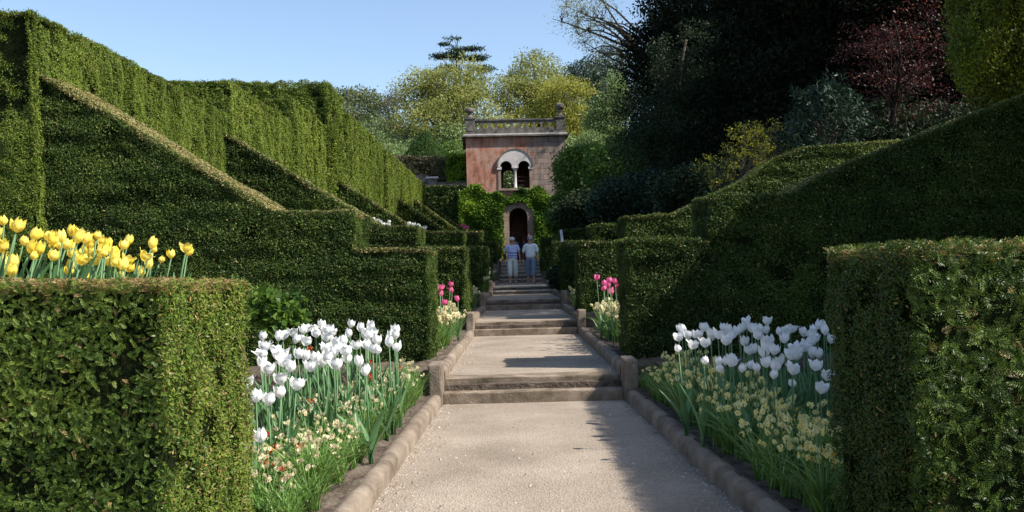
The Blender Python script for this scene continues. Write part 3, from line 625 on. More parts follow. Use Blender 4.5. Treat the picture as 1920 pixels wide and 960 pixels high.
for (px, py, Y, wx, wz, mat, lab) in (
    (1200, 375, 34, 90, 42, 'rhodo', 'dark bluish shrub mound under the holly tree'),
    (1320, 360, 24, 90, 55, 'holly', 'low dark evergreen under the azalea'),
    (1420, 360, 22, 100, 60, 'holly', 'dark evergreen mound below the rhododendron'),
    (1100, 330, 46, 46, 55, 'bright', 'bright feathery shrub beside the tower wall'),
    (1110, 395, 43, 58, 40, 'holly', 'dark shrub mound between the ivied wall and the shaded hedges'),
    (1070, 400, 48, 30, 40, 'bright', 'drooping green shrub beside the ivy at the tower foot'),
    (1160, 330, 44, 50, 60, 'bright', 'tall green shrub below the pale tree'),
    (1700, 260, 24, 150, 70, 'holly', 'dark evergreen below the copper tree')):
    tree('evergreen_shrub', lab, gp(px, Y), [cr(px, py, Y, wx, wz)], mat, .004 * Y * .8 + .03, 230, .013 * Y, 60, .08, cat='shrub', group='shrubs on the shaded bank', shell=.6, branch_n=6, hi=1)
# far woodland belt closing the horizon
mb = MB(); k = 1500
X = rng.uniform(-170, 190, k); Y = rng.uniform(135, 165, k); C = np.stack([X, Y, 6 + rng.random(k) * (9 + 3 * np.sin(X * .06))], 1); per = 50
pts = ball(k * per, (1, 1, .8)).reshape(k, per, 3) * 2.6 + C[:, None, :]; pts = pts.reshape(-1, 3); m = len(pts)
mb.leaves(pts, rng.normal(size=(m, 3)), rng.normal(size=(m, 3)), .8, .5, M['grey'], np.clip(np.repeat(rng.random(k), per) * .6 + rng.random(m) * .3, 0, 1))
o = stuff(mb.build('woodland')); o['label'] = 'far woodland closing the view behind the garden'

# clipped cone
def cone(px, ptop, Y, label):
    t = P(px, ptop, Y); zb = 6.3; h = t.z - zb; r = h * .62; mb = MB(); k = 30000
    f = 1 - np.sqrt(rng.random(k)); a = rng.uniform(0, 6.28, k); rr = r * (1 - f) * 1.0
    bulge = np.sin(f * math.pi) * .12 * r
    p = np.stack([t.x + (rr + bulge) * np.cos(a), Y + (rr + bulge) * np.sin(a), zb + h * f], 1); nn = nrm(np.stack([np.cos(a), np.sin(a), np.full(k, .6)], 1))
    p = p + nn * (noise3(p, 4, 2) * .05)[:, None]
    mb.leaves(p, nn * .2 + nrm(rng.normal(size=(k, 3))), nrm(nn * 2.2 + nrm(rng.normal(size=(k, 3)))), .10, .055, M['cone'], rng.random(k))
    mb.lathe([(r * .96, 0), (r * .6, h * .4), (r * .3, h * .72), (.02, h * .97)], (t.x, Y, zb), M['core'])
    return tag(mb.build('clipped_cone'), label, 'topiary')
cone(797, 243, 61, 'clipped conical yew standing beyond the brownish hedge')

# ------------------------------------------------------------------ tower
TY = 52.0
T = empty('stone_tower', (0.03, TY, 1.93), 'square two storey pink stone tower with twin arched window, doorway and balustrade', 'tower')
T.rotation_euler = (0, 0, R(2.5))
s = TY / F
def tx(px): return (px - VX) * s                        # window and door places as read off the front wall
def tz(py, px=972): return H + (VY - (py + (px - 972) * SR)) * s - 1.93
W0, W1, ZT = tx(879), tx(1066), tz(256)
def cutter(prof, y0, y1):
    bm = bmesh.new(); a = [bm.verts.new((x, y0, z)) for x, z in prof]; b = [bm.verts.new((x, y1, z)) for x, z in prof]; n = len(prof)
    bm.faces.new(a); bm.faces.new(b[::-1])
    for i in range(n): bm.faces.new((a[i], b[i], b[(i + 1) % n], a[(i + 1) % n]))
    bmesh.ops.recalc_face_normals(bm, faces=bm.faces); me = bpy.data.meshes.new('c'); bm.to_mesh(me); bm.free()
    o = bpy.data.objects.new('c', me); col.objects.link(o); return o
def arch(cx, w, zb, zs, n=12):
    return [(cx - w, zb), (cx + w, zb)] + [(cx + w * math.cos(math.pi * i / n), zs + w * math.sin(math.pi * i / n)) for i in range(n + 1)]
def carve(o, cuts):
    for c in cuts:
        m = o.modifiers.new('b', 'BOOLEAN'); m.object = c; m.operation = 'DIFFERENCE'; m.solver = 'EXACT'
    dg = bpy.context.evaluated_depsgraph_get(); me = bpy.data.meshes.new_from_object(o.evaluated_get(dg)); o.modifiers.clear(); o.data = me
    for c in cuts: bpy.data.objects.remove(c)
dc = tx(973.5); dw = .53; dzs = tz(407)
wl, wr, ww = tx(953), tx(986.5), .34; wb, ws = tz(353), tz(313)
bm = bmesh.new(); bmesh.ops.create_cube(bm, size=1)
mb = MB(); mb.box(W0, W1, 0, 5.0, -.4, ZT, M['tower']); wall = mb.build('wall')
bpy.context.view_layer.update()
winarch = arch((wl + wr) / 2, .97, ws - .02, ws - .02)
carve(wall, [cutter([(W0 + .4, -.3), (W1 - .4, -.3), (W1 - .4, 3.7), (W0 + .4, 3.7)], .4, 4.6), cutter([(W0 + .4, 3.9), (W1 - .4, 3.9), (W1 - .4, ZT - .3), (W0 + .4, ZT - .3)], .4, 4.6),
             cutter(arch(dc, dw, -.2, dzs), -.5, 1), cutter([((wl + wr) / 2 - .82, wb), ((wl + wr) / 2 + .82, wb), ((wl + wr) / 2 + .82, ws)] + [((wl + wr) / 2 + .82 * math.cos(a), ws + .82 * math.sin(a)) for a in np.linspace(.2, 2.9, 12)] + [((wl + wr) / 2 - .82, ws)], -.5, 1),
             cutter(arch(-.28, .36, wb, ws), 4.2, 6)])
wall.parent = T
def shell_arch(mb, cx, ri, ro, z, y0, y1, mat, a0=0, a1=math.pi, n=16, vous=False):
    for i in range(n):
        t0 = a0 + (a1 - a0) * i / n; t1 = a0 + (a1 - a0) * (i + 1) / n
        g = .008 if vous else -.0
        t0 += g; t1 -= g
        V = [(cx + r * math.cos(t), y, z + r * math.sin(t)) for y in (y0, y1) for (r, t) in ((ri, t0), (ro, t0), (ro, t1), (ri, t1))]
        mb.faces(V, [(0, 1, 2, 3), (7, 6, 5, 4), (0, 4, 5, 1), (1, 5, 6, 2), (2, 6, 7, 3), (3, 7, 4, 0)], mat)
# tympanum with twin arches
cxm = (wl + wr) / 2
ty = MB(); ty.faces([(cxm + .98 * math.cos(a), y, ws + .98 * math.sin(a)) for y in (-.10, .18) for a in np.linspace(0, math.pi, 25)], [tuple(range(25)), tuple(range(49, 24, -1)), (0, 25, 49, 24)] + [(i, i + 1, 26 + i, 25 + i) for i in range(24)], M['palestone'])
tym = ty.build('arched_surround'); bpy.context.view_layer.update()
carve(tym, [cutter([(c - ww, ws - .3), (c + ww, ws - .3)] + [(c + ww * math.cos(math.pi * i / 12), ws + ww * math.sin(math.pi * i / 12)) for i in range(13)], -.4, .5) for c in (wl, wr)])
tym.parent = T
mb = MB(); shell_arch(mb, cxm, .98, 1.05, ws, -.13, -.02, M['greystone'], n=20); mb.build('arch_moulding', T)
mb = MB(); mb.lathe([(.12, 0), (.12, .07), (.085, .1), (.075, ws - wb - .22), (.09, ws - wb - .2), (.16, ws - wb - .08), (.17, ws - wb)], (cxm, .04, wb), M['palestone'], 14); mb.box(cxm - .19, cxm + .19, -.11, .2, ws - .07, ws + .02, M['palestone']); mb.build('column', T)
for c in (cxm - .90, cxm + .90):
    mb = MB(); mb.box(c - .13, c + .13, -.09, .2, ws - .14, ws + .01, M['palestone']); mb.box(c - .07, c + .08, -.05, .2, wb, ws - .14, M['doorstone']); mb.build('jamb', T)
for k, zz in enumerate((.18, .42, .66)):
    MB().tube([(cxm - .8, .1, wb + zz), (cxm + .8, .1, wb + zz)], .012, M['blackiron'], 5).build('rail', T)
mb = MB(); mb.box(cxm - 1.0, cxm + 1.0, -.12, .12, wb - .12, wb - .003, M['doorstone']); mb.build('sill', T)
# door surround
mb = MB(); shell_arch(mb, dc, dw + .003, dw + .36, dzs, -.09, .3, M['doorstone'], n=9, vous=True)
for sgn in (-1, 1):
    z = -.2; i = 0
    while z < dzs - .05:
        h = min(.36, dzs - z - .003); w = .36 if i % 2 else .30
        x0, x1 = sorted((dc + sgn * (dw + .003), dc + sgn * (dw + w))); mb.box(x0, x1, -.09, .3, z + .006, z + h, M['doorstone']); z += h + .003; i += 1
mb.build('door_surround', T)
MB().box(dc - .75, dc + .75, -.35, .45, -.28, -.125, M['stepstone']).build('threshold', T)
mb = MB(); mb.box(W0 - .22, W1 + .2, -.22, 5.2, ZT + .002, ZT + .09, M['greystone']); mb.box(W0 - .14, W1 + .12, -.14, 5.1, ZT + .092, ZT + .17, M['palestone']); mb.box(W0 - .02, W1 + .0, -.03, 5.05, ZT + .172, ZT + .36, M['greystone']); mb.build('cornice', T)
# balustrade with round piercings
zb = ZT + .362; zt = zb + .66
pb = MB(); pb.box(W0 + .5, W1 - .5, 0, .16, zb, zt - .09, M['greystone']); bal = pb.build('balustrade'); bpy.context.view_layer.update()
n = 11; wtot = (W1 - W0 - 1.0); cuts = []
for i in range(n):
    c = W0 + .5 + wtot * (i + .5) / n; cuts.append(cutter([(c + .16 * math.cos(a), zb + .285 + .165 * math.sin(a)) for a in np.linspace(0, 2 * math.pi, 17)[:-1]], -.3, .5))
carve(bal, cuts); bal.parent = T
mb = MB(); mb.box(W0 + .48, W1 - .48, -.05, .21, zt - .088, zt, M['greystone']); mb.build('coping', T)
for c, dz in ((W0 + .26, 0), (W1 - .26, .0)):
    mb = MB(); rough_box(mb, c - .26, c + .26, -.05, .5, zb, zt + .02, M['greystone'], .4, .004, .02); mb.box(c - .31, c + .31, -.1, .55, zt + .022, zt + .1, M['greystone']); pr = mb.build('corner_pier', T)
    mb = MB(); mb.lathe([(.22, 0), (.22, .08), (.13, .14), (.10, .30), (.14, .36), (.09, .40), (.20, .46), (.26, .56), (.27, .68), (.20, .74), (.06, .80), (.02, .84)] if c > 0 else [(.22, 0), (.22, .08), (.13, .12), (.11, .26), (.22, .34), (.25, .42), (.23, .54), (.12, .60), (.04, .62)], (c, .22, zt + .1), M['greystone'], 14); mb.build('urn', pr)
for sx in (W0 + .01, W1 - .17):
    MB().box(sx, sx + .16, .52, 5.0, zb, zt, M['greystone']).build('side_parapet', T)

# ivy on the wall
mb = MB(); k = 48000
x = rng.uniform(W0 - .5, W1 + 1.3, k); z = rng.uniform(-.3, 4.5, k)
topz = 4.05 + .22 * np.sin(x * 2.1) + .16 * np.sin(x * 5.3 + 1) + .35 * (x < W0 + .9) * np.sin((x - W0 + .5) * 2.2)
m = (z < topz) & ~((np.abs(x - dc) < dw + .36 + .05 * np.sin(z * 9)) & (z < dzs)) & ~(np.hypot(x - dc, z - dzs) < dw + .38 + .05 * np.sin(x * 7))
x, z = x[m], z[m]; k = len(x); p = np.stack([x, np.zeros(k), z], 1)
thick = .20 + .16 * noise3(p, 4.5, 1) + .22 * np.clip((x - 1.6) / 1.5, 0, 1) + .12 * np.clip(-(x - W0 - .5), 0, 1)
p[:, 1] = -np.clip(thick, .02, 1) * rng.random(k) ** .6
mb.leaves(p, np.stack([rng.normal(0, .6, k), -rng.random(k) * .8 - .1, -rng.random(k)], 1), nrm(np.stack([rng.normal(0, .5, k), -np.ones(k), rng.normal(.5, .5, k)], 1)), .115, .10, M['ivy'], np.clip(.36 + .28 * noise3(p, 3.2, 3) + rng.normal(0, .24, k), 0, 1))
o = mb.build('ivy'); o.location = T.location; o.rotation_euler = T.rotation_euler
tag(o, 'bright green ivy covering the lower storey of the tower round the doorway', 'ivy')
hedge([(P(840, 300, 56).x, 6.2), (P(840, 300, 56).x, P(840, 293, 56).z), (P(880, 300, 56).x, P(880, 290, 56).z), (P(880, 300, 56).x, 6.2)], 55.2, 56.6, 'bright green leafy hedge end tucked against the tower', .14, 1, 'ivy', rough=.12, topbrown=.9, group='hedges on the upper terrace')

# low wall on the terrace
W = empty('terrace_wall', (P(840, 345, 53.5).x, 53.3, 6.2), 'low stone terrace wall with square pillar beside the tower', 'wall')
x0 = P(805, 345, 53.5).x - W.location.x; x1 = P(878, 345, 53.5).x - W.location.x; xm = P(812, 345, 53.5).x - W.location.x
MB().box(xm + .3, x1, -.12, .12, -.3, .42, M['doorstone']).build('wall', W); MB().box(xm + .3, x1, -.17, .17, .422, .5, M['greystone']).build('coping', W)
mb = MB(); rough_box(mb, xm - .28, xm + .28, -.28, .28, -.3, .72, M['greystone'], .4, .005, .03); mb.box(xm - .35, xm + .35, -.35, .35, .722, .82, M['palestone']); mb.build('pillar', W)
MB().box(x0 - 1.2, xm - .3, -.12, .12, -.3, .95, M['greystone']).build('wall', W)

# small sign on a post
p = P(1053, 455, 24); Sg = empty('plant_sign', (p.x, 24, level(23) + .1), 'small tilted white sign on a thin post above the low shaded hedge', 'sign')
hh = P(1053, 431, 24).z - Sg.location.z
MB().tube([(0, 0, 0), (0, 0, hh - .1)], .018, M['greywood'], 6).build('post', Sg)
wm = solid_mat('sign_board', (0.42, 0.47, 0.55), (0.5, 0.54, 0.6), 6, .6, 0)
mb = MB(); mb.box(-.035, .035, -.03, -.008, -.32, .0, wm); o = mb.build('board', Sg); o.location = (-.02, 0, hh); o.rotation_euler = (0, R(-6), R(25))

# ------------------------------------------------------------------ flowers
def petal(rad, hgt, width, flare, roll, n=6, m=5, curl=.0, pin=.25):
    V = []
    for i in range(n + 1):
        v = i / n; r = rad * (math.sin(min(1, v * 1.9 + .08) * math.pi / 2)) * (1 - .30 * max(0, v - .5) * (1 - flare) * 2) + flare * rad * .55 * max(0, v - .6) ** 1.2 * 2
        w = width * math.sin(math.pi * (.14 + .79 * v)) ** .8 * (1 if v < .97 else pin)
        for j in range(m + 1):
            u = (j / m * 2 - 1); a = u * w / max(rad, .001)
            rr = r * (1 + .06 * abs(u)) 
            V.append((rr * math.cos(a * .8), rr * math.sin(a * .8), v * hgt - abs(u) ** 2 * hgt * .05 * v))
    Fc = [(i * (m + 1) + j, i * (m + 1) + j + 1, (i + 1) * (m + 1) + j + 1, (i + 1) * (m + 1) + j) for i in range(n) for j in range(m)]
    return np.array(V), Fc
def rotz(V, a): c, s = math.cos(a), math.sin(a); return V @ np.array([[c, s, 0], [-s, c, 0], [0, 0, 1]])
def tulip_head(mb, mat, rad, hgt, flare, z0):
    for k in range(6):
        inner = k % 2; V, Fc = petal(rad * (.88 if inner else 1), hgt * (.97 if inner else 1) * random.uniform(.9, 1.08), rad * random.uniform(.78, .95), flare * random.uniform(.3, 1.7), 0)
        V = rotz(V, k * math.pi / 3 + random.uniform(-.08, .08)); V = V + np.array((0, 0, z0)); mb.faces(V, Fc, mat, random.uniform(.2, 1), True)
def strap(mb, mat, base, ang, length, width, lean, tint, n=6, droop=.0, fold=.3):
    V = []; d = np.array((math.cos(ang), math.sin(ang), 0)); sd = np.array((-math.sin(ang), math.cos(ang), 0))
    for i in range(n + 1):
        t = i / n; h = length * (math.sin(t * math.pi / 2 * (1 - droop * .3)) if droop else t * (1 - .12 * t * lean)); o = length * lean * t ** 1.8
        if droop: h = length * (t - droop * t ** 3)
        w = width * (math.sin(math.pi * (.18 + .8 * t)) if width > .012 else (1 - t ** 3)) / 2
        c = np.array(base) + d * o + np.array((0, 0, h)); tw = .5 * t
        s2 = sd * math.cos(tw) + d * math.sin(tw)
        V += [c - s2 * w + d * -w * fold, c + d * w * fold * .4, c + s2 * w + d * -w * fold]
    Fc = [(i * 3 + j, i * 3 + j + 1, i * 3 + 4 + j, i * 3 + 3 + j) for i in range(n) for j in range(2)]
    mb.faces(V, Fc, mat, tint, True)
def tulip(mat, kind, h, name='tulip'):
    t = bpy.data.objects.new(name, None); col.objects.link(t); t.empty_display_size = .05
    lx, ly = random.uniform(-.04, .04), random.uniform(-.04, .04)
    MB().tube([(0, 0, -.02), (lx * .4, ly * .4, h * .4), (lx, ly, h)], [.0055, .005, .0045], M['tleaf'], 6, tint=.75).build('stem', t)
    hb = MB(); rad, hg, fl = {'open': (.040, .078, .9), 'cup': (.035, .082, .35), 'bud': (.026, .066, -.3), 'tall': (.032, .094, .1)}[kind]
    tulip_head(hb, mat, rad, hg, fl, 0); f = hb.build('flower', t); f.location = (lx, ly, h - .004); f.rotation_euler = (random.uniform(-.3, .3), random.uniform(-.3, .3), random.uniform(0, 6))
    for k in range(4):
        lb = MB(); strap(lb, M['tleaf'], (0, 0, 0), 0, random.uniform(.32, .5) * h / .65, random.uniform(.035, .06), random.uniform(.15, .55), random.uniform(.1, .9), 7, fold=.5)
        l = lb.build('leaf', t); l.rotation_euler = (0, 0, k * 1.6 + random.uniform(-.5, .5))
    return t
class Bed:
    def __init__(s, mat, kinds, labels, group, h=.62):
        s.pro = {}; s.used = set(); s.labels = labels; s.group = group; s.h = h
        s.mat = mat; s.kinds = kinds
        for k in set(kinds): s.pro[k] = [tulip(M[mat], k, h) for _ in range(4)]
    def put(s, X, Y, zh, zg, size=1.0, kind=None, lean=(0, 0)):
        kind = kind or random.choice(s.kinds); pr = random.choice(s.pro[kind])
        if pr.name in s.used: o = copy_tree(pr)
        else: o = pr; s.used.add(pr.name)
        o.rotation_mode = 'ZYX'
        o.location = (X, Y, zg); sc = (zh - zg) / s.h; o.scale = (1, 1, 1)
        o.rotation_euler = (lean[0] + random.uniform(-.06, .06), lean[1] + random.uniform(-.04, .04), random.uniform(0, 6.28))
        for ch in o.children:
            if ch.name.startswith('stem'): ch.scale = (1, 1, sc)
            elif ch.name.startswith('flower'): ch.location.z = (s.h * sc) - .004; ch.scale = (size,) * 3
            else: ch.scale = (1, 1, (1.35 if s.mat == 'yellow' else 1) * min(1.2, max(.6, sc)) * random.uniform(.8, 1.1))
        tag(o, s.labels[kind], 'tulip', s.group + ', ' + {'open': 'wide open', 'cup': 'cup shaped', 'bud': 'still closed', 'tall': 'tall and half open'}[kind]); return o
    def clean(s):
        for l in s.pro.values():
            for p_ in l:
                if p_.name not in s.used:
                    for c in list(p_.children): bpy.data.objects.remove(c)
                    bpy.data.objects.remove(p_)
def labs(c, where): return {'open': 'wide open %s tulip %s' % (c, where), 'cup': 'cup shaped %s tulip %s' % (c, where), 'bud': 'small closed %s tulip %s' % (c, where), 'tall': 'tall half open %s tulip %s' % (c, where)}

LW = [(72,272),(150,268),(175,258),(130,275),(225,245),(245,240),(277,225),(285,260),(315,278),(318,240),(345,245),(413,222),(450,237),(482,228),(505,256),(572,248),(558,273),(590,268),(572,298),(548,322),(85,310),(110,325),(185,285),(225,293),(130,345),(180,340),(230,340),(290,358),(315,325),(350,342),(380,315),(355,292),(408,262),(408,292),(460,270),(480,270),(463,305),(502,288),(412,328),(415,358),(340,388),(135,372),(85,385),(160,400),(238,395),(140,447),(118,500),(100,530),(50,345),(52,460),(48,515),(75,668),(448,402),(55,310),(160,265),(295,240),(465,258),(260,350),(320,362),(485,405)]
bed = Bed('white', ['open', 'cup', 'cup', 'tall', 'bud'], labs('white', 'in the sunlit bed behind the nearest hedge'), 'white tulips in the sunlit bed')
for (cx, cy) in LW + [(a_ + 22, b_ + 17) for a_, b_ in LW[6:50:3]]:
    px, py = 460 + cx * .479, 500 + cy * .479
    zh = np.interp(py, [600, 640, 700, 745, 830], [.84, .76, .66, .58, .42]) + random.uniform(-.03, .03)
    X, Y = at_height(px, py + 8, zh); small = (cx, cy) in ((548, 322), (448, 402), (485, 405))
    if Y < 4.05: Y = 4.1; X, Y = P(px, py, 4.45).x, 4.45
    bed.put(X, Y, zh, .1, 1.06, 'bud' if small else random.choice(['open', 'cup', 'cup', 'tall', 'open']))
bed.clean()
RW = [(470,390),(455,418),(487,395),(512,385),(535,390),(505,410),(490,412),(520,408),(552,408),(580,387),(537,438),(566,417),(585,410),(587,430),(608,408),(603,395),(628,415),(640,392),(661,368),(660,388),(645,430),(672,392),(685,390),(700,412),(695,395),(720,395),(730,367),(737,395),(755,402),(770,395),(785,405),(800,392),(745,428),(782,425),(838,405),(730,448),(760,460),(718,468),(670,456),(685,460),(612,496),(632,488),(663,500),(702,500),(580,492),(560,492),(521,492),(603,515),(638,516),(682,512),(748,532),(760,510),(780,494),(798,522),(793,563),(810,475),(795,475),(840,450),(850,430),(855,440),(870,420),(880,408),(890,380),(895,398),(915,425),(910,470),(875,510),(915,540),(898,580),(470,452),(495,442),(845,470),(830,460),(900,385),(920,400),(705,430),(620,400),(655,398),(810,455)]
smallR = {(521,492),(603,515),(638,516),(682,512),(748,532),(793,563),(663,500),(580,492),(560,492),(470,452)}
bed = Bed('white', ['open', 'cup', 'cup', 'tall', 'bud'], labs('white', 'in the shaded bed behind the yellow narcissi'), 'white tulips in the shaded bed')
for (cx, cy) in RW:
    px, py = 1000 + cx * .604, 380 + cy * .604
    zh = np.interp(py, [600, 640, 700, 745], [.80, .72, .60, .48]) + random.uniform(-.03, .03)
    X, Y = at_height(px, py + 7, zh); bed.put(X, Y, zh, .1, .98, 'bud' if (cx, cy) in smallR else random.choice(['open', 'cup', 'cup', 'tall', 'open']))
bed.clean()
YT = [(125,195),(85,320),(225,265),(15,460),(20,565),(155,430),(250,390),(290,290),(365,290),(425,335),(300,460),(70,640),(180,620),(505,425),(605,360),(600,430),(590,550),(710,355),(690,520),(775,570),(810,500),(820,330),(820,410),(925,320),(900,510),(920,370),(985,410),(1010,500),(1125,490),(1155,390),(1205,570),(1155,610),(1230,650),(1250,430),(790,690),(700,450),(760,300),(1060,480),(900,440)]
YT = [(a / 5.333, 380 + b / 5.333) for a, b in YT + [(x_ + 40, y_ + 75) for x_, y_ in YT[::2]]] + [(a / 1.655, 380 + b / 1.655) for a, b in [(408,125),(450,125),(440,170),(440,190),(485,145),(478,170),(535,160),(555,148),(591,145),(412,210),(362,190),(375,180)]]
bed = Bed('yellow', ['cup', 'tall', 'bud', 'open'], labs('yellow', 'leaning above the nearest hedge'), 'yellow tulips above the nearest hedge', .5)
for (px, py) in YT:
    Y = 4.35 + random.uniform(0, .8) + max(0, px - 150) * .003; p = P(px, py + 7, Y); zg = gz(p.x - .1, Y) - .0
    zg = min(zg, p.z - .3) - .02
    ly = random.uniform(.08, .4); hh_ = p.z - zg
    bed.put(p.x - hh_ * math.sin(ly), Y, zg + hh_ / math.cos(ly), zg, .74 if px > 60 else .86, random.choice(['cup', 'tall', 'cup', 'tall', 'open', 'bud']), lean=(random.uniform(-.06, .06), ly))
for _ in range(14):
    px = random.uniform(-40, 340); Y = 4.4 + random.random(); p = P(px, 500, Y)
bed.clean()
for (pts, lab, grp, rise) in (([(832, 543), (828, 556), (840, 549), (858, 565), (835, 537), (836, 572), (824, 545)], labs('pink', 'on the sunny side by the second buttress'), 'pink tulips on the sunny side', .5),
                        ([(1125, 525), (1133, 545), (1142, 540), (1150, 530), (1158, 533), (1155, 543), (1147, 550), (1130, 535), (1140, 552)], labs('pink', 'on the shaded side beside the stepped hedge'), 'pink tulips on the shaded side', .5)):
    bed = Bed('pink', ['cup', 'tall'], lab, grp)
    for px, py in pts:
        Y = random.uniform(12.3, 13.6); p = P(px, py, Y); bed.put(p.x, Y, p.z, .3, 1.05)
    bed.clean()
bed = Bed('white', ['cup', 'open'], labs('white', 'far up the sunny bank between the buttress hedges'), 'white tulips far up the sunny bank', .6)
for px, py in [(698, 412), (706, 415), (714, 418), (720, 421), (729, 416), (730, 422), (777, 421), (784, 424), (790, 425), (796, 429), (770, 420), (788, 430)]:
    Y = random.uniform(23, 25.5); p = P(px, py + 2, Y); bed.put(p.x, Y, p.z, gz(p.x, Y), 1.3)
bed.clean()
bed = Bed('pink', ['open'], labs('pink', 'far up the sunny bank before the last buttress'), 'pink tulips far up the bank', .6)
for px, py in [(868, 425), (872, 427), (875, 429), (870, 430)]:
    Y = random.uniform(47.5, 49); p = P(px, py, Y); bed.put(p.x, Y, p.z, p.z - .7, 2.2)
bed.clean()

# narcissi
def floret(mb, c, dirv, r, mat, cup):
    c = np.array(c); d = nrm(np.array(dirv, float)); a = nrm(np.cross(d, (0.1, .2, 1.0))); b = np.cross(d, a)
    for k in range(6):
        t = k * math.pi / 3 + random.uniform(-.1, .1); e = a * math.cos(t) + b * math.sin(t); s_ = np.cross(d, e)
        mb.faces([c, c + e * r * .55 + s_ * r * .33 + d * r * .12, c + e * r + d * r * random.uniform(-.1, .25), c + e * r * .55 - s_ * r * .33 + d * r * .12], [(0, 1, 2, 3)], mat, random.random())
    n = 6; V = [c + (a * math.cos(t) + b * math.sin(t)) * r * q + d * r * hh for q, hh in ((.16, .02), (.26, .38)) for t in np.linspace(0, 2 * math.pi, n + 1)[:-1]]
    mb.faces(V, [(i, (i + 1) % n, n + (i + 1) % n, n + i) for i in range(n)] + [tuple(range(n))], cup, .5)
def narcissus(pet, cup, nst=5, h=.30, wilt=0.0, r=.019, fl=3, name='narcissus', leafn=26):
    t = bpy.data.objects.new(name, None); col.objects.link(t)
    lb = MB()
    for _ in range(leafn):
        a = random.uniform(0, 6.28); b = (random.uniform(-.05, .05), random.uniform(-.05, .05), -.01)
        strap(lb, M['nleaf'], b, a, random.uniform(.22, .38) * h / .3, random.uniform(.007, .0115), random.uniform(.25, 1.1), random.uniform(0, 1), 6, droop=random.uniform(.1, .5), fold=.2)
    lb.build('foliage', t)
    for k in range(nst):
        a = random.uniform(0, 6.28); q = random.uniform(.02, .15); top = (q * math.cos(a), q * math.sin(a), h * random.uniform(.8, 1.15))
        sb = MB().tube([(0.02 * math.cos(a), 0.02 * math.sin(a), 0), (top[0] * .5, top[1] * .5, top[2] * .6), top], [.0032, .003, .0026], M['nleaf'], 4, tint=.6).build('stem', t)
        fb = MB()
        for j in range(fl):
            aa = random.uniform(0, 6.28); el = random.uniform(-.5, .7) - wilt
            d = (math.cos(aa), math.sin(aa), el); c = np.array(top) + np.array(d) * .011 + np.array((0, 0, random.uniform(-.006, .01)))
            floret(fb, c, d, r * random.uniform(.75, 1.15), pet, cup)
        fb.build('flower', t)
    return t
def scatter_n(protos, spots, label, group):
    used = set()
    for (x, y, z, sc) in spots:
        pr = random.choice(protos)
        o = copy_tree(pr) if pr.name in used else pr; used.add(pr.name)
        o.location = (x, y, z); o.rotation_euler = (0, 0, random.uniform(0, 6.28)); o.scale = (sc, sc, sc * random.uniform(.9, 1.1)); tag(o, label, 'narcissus', group)
    for p_ in protos:
        if p_.name not in used:
            for c in list(p_.children): bpy.data.objects.remove(c)
            bpy.data.objects.remove(p_)
sp = []
for i in range(112):
    y = 3.7 + 5.5 * (i + random.random()) / 112; k = i % 4; x = half(y)[0] - .21 - k * .12 - random.uniform(0, .1)
    if y < 4.3 and x < -1.12: continue
    sp.append((x, y, .1, random.uniform(.72, 1.22)))
scatter_n([narcissus(M['faded'], M['faded'], random.choice((1, 3, 4, 5)), .27, .5, .014, 4, leafn=52) for _ in range(4)], sp, 'clump of faded cream narcissi with flopping leaves edging the sunlit bed', 'faded narcissi along the sunlit kerb')
sp = []
for i in range(108):
    y = 3.9 + 5.3 * (i + random.random()) / 108; k = i % 4; x = half(y)[1] + .19 + k * .13 + random.uniform(0, .12)
    if y < 4.15 and x > 1.3: continue
    sp.append((x, y, .1, random.uniform(.75, 1.3)))
scatter_n([narcissus(M['lemon'], M['corona'], random.choice((4, 5, 6, 7)), .29, 0, .0185, 3, leafn=48) for _ in range(4)], sp, 'clump of fresh lemon yellow narcissi edging the shaded bed', 'yellow narcissi along the shaded kerb')
def mounds(side, ranges, label, group):
    sp = []
    for (a, b, n) in ranges:
        for i in range(n):
            y = random.uniform(a, b); e = half(y)[side]; x = e + (-1 if side == 0 else 1) * random.uniform(.2, .5); sp.append((x, y, level(y - .18) + .09, random.uniform(1.1, 1.45)))
    scatter_n([narcissus(M['cream'], M['cream'], 9, .32, 0, .026, 4, leafn=20) for _ in range(3)], sp, label, group)
mounds(0, [(11.6, 15.2, 18), (18.2, 20.6, 7), (23.4, 26.2, 5), (28.3, 31.3, 5), (33, 35.8, 4)], 'cream narcissus clump farther up the walk on the sunny side', 'cream narcissi up the sunny side')
mounds(1, [(11.4, 15.4, 20), (18.0, 20.8, 7), (23.2, 26.2, 5), (28.3, 31.6, 5), (33.4, 35.8, 4)], 'cream narcissus clump farther up the walk on the shaded side', 'cream narcissi up the shaded side')

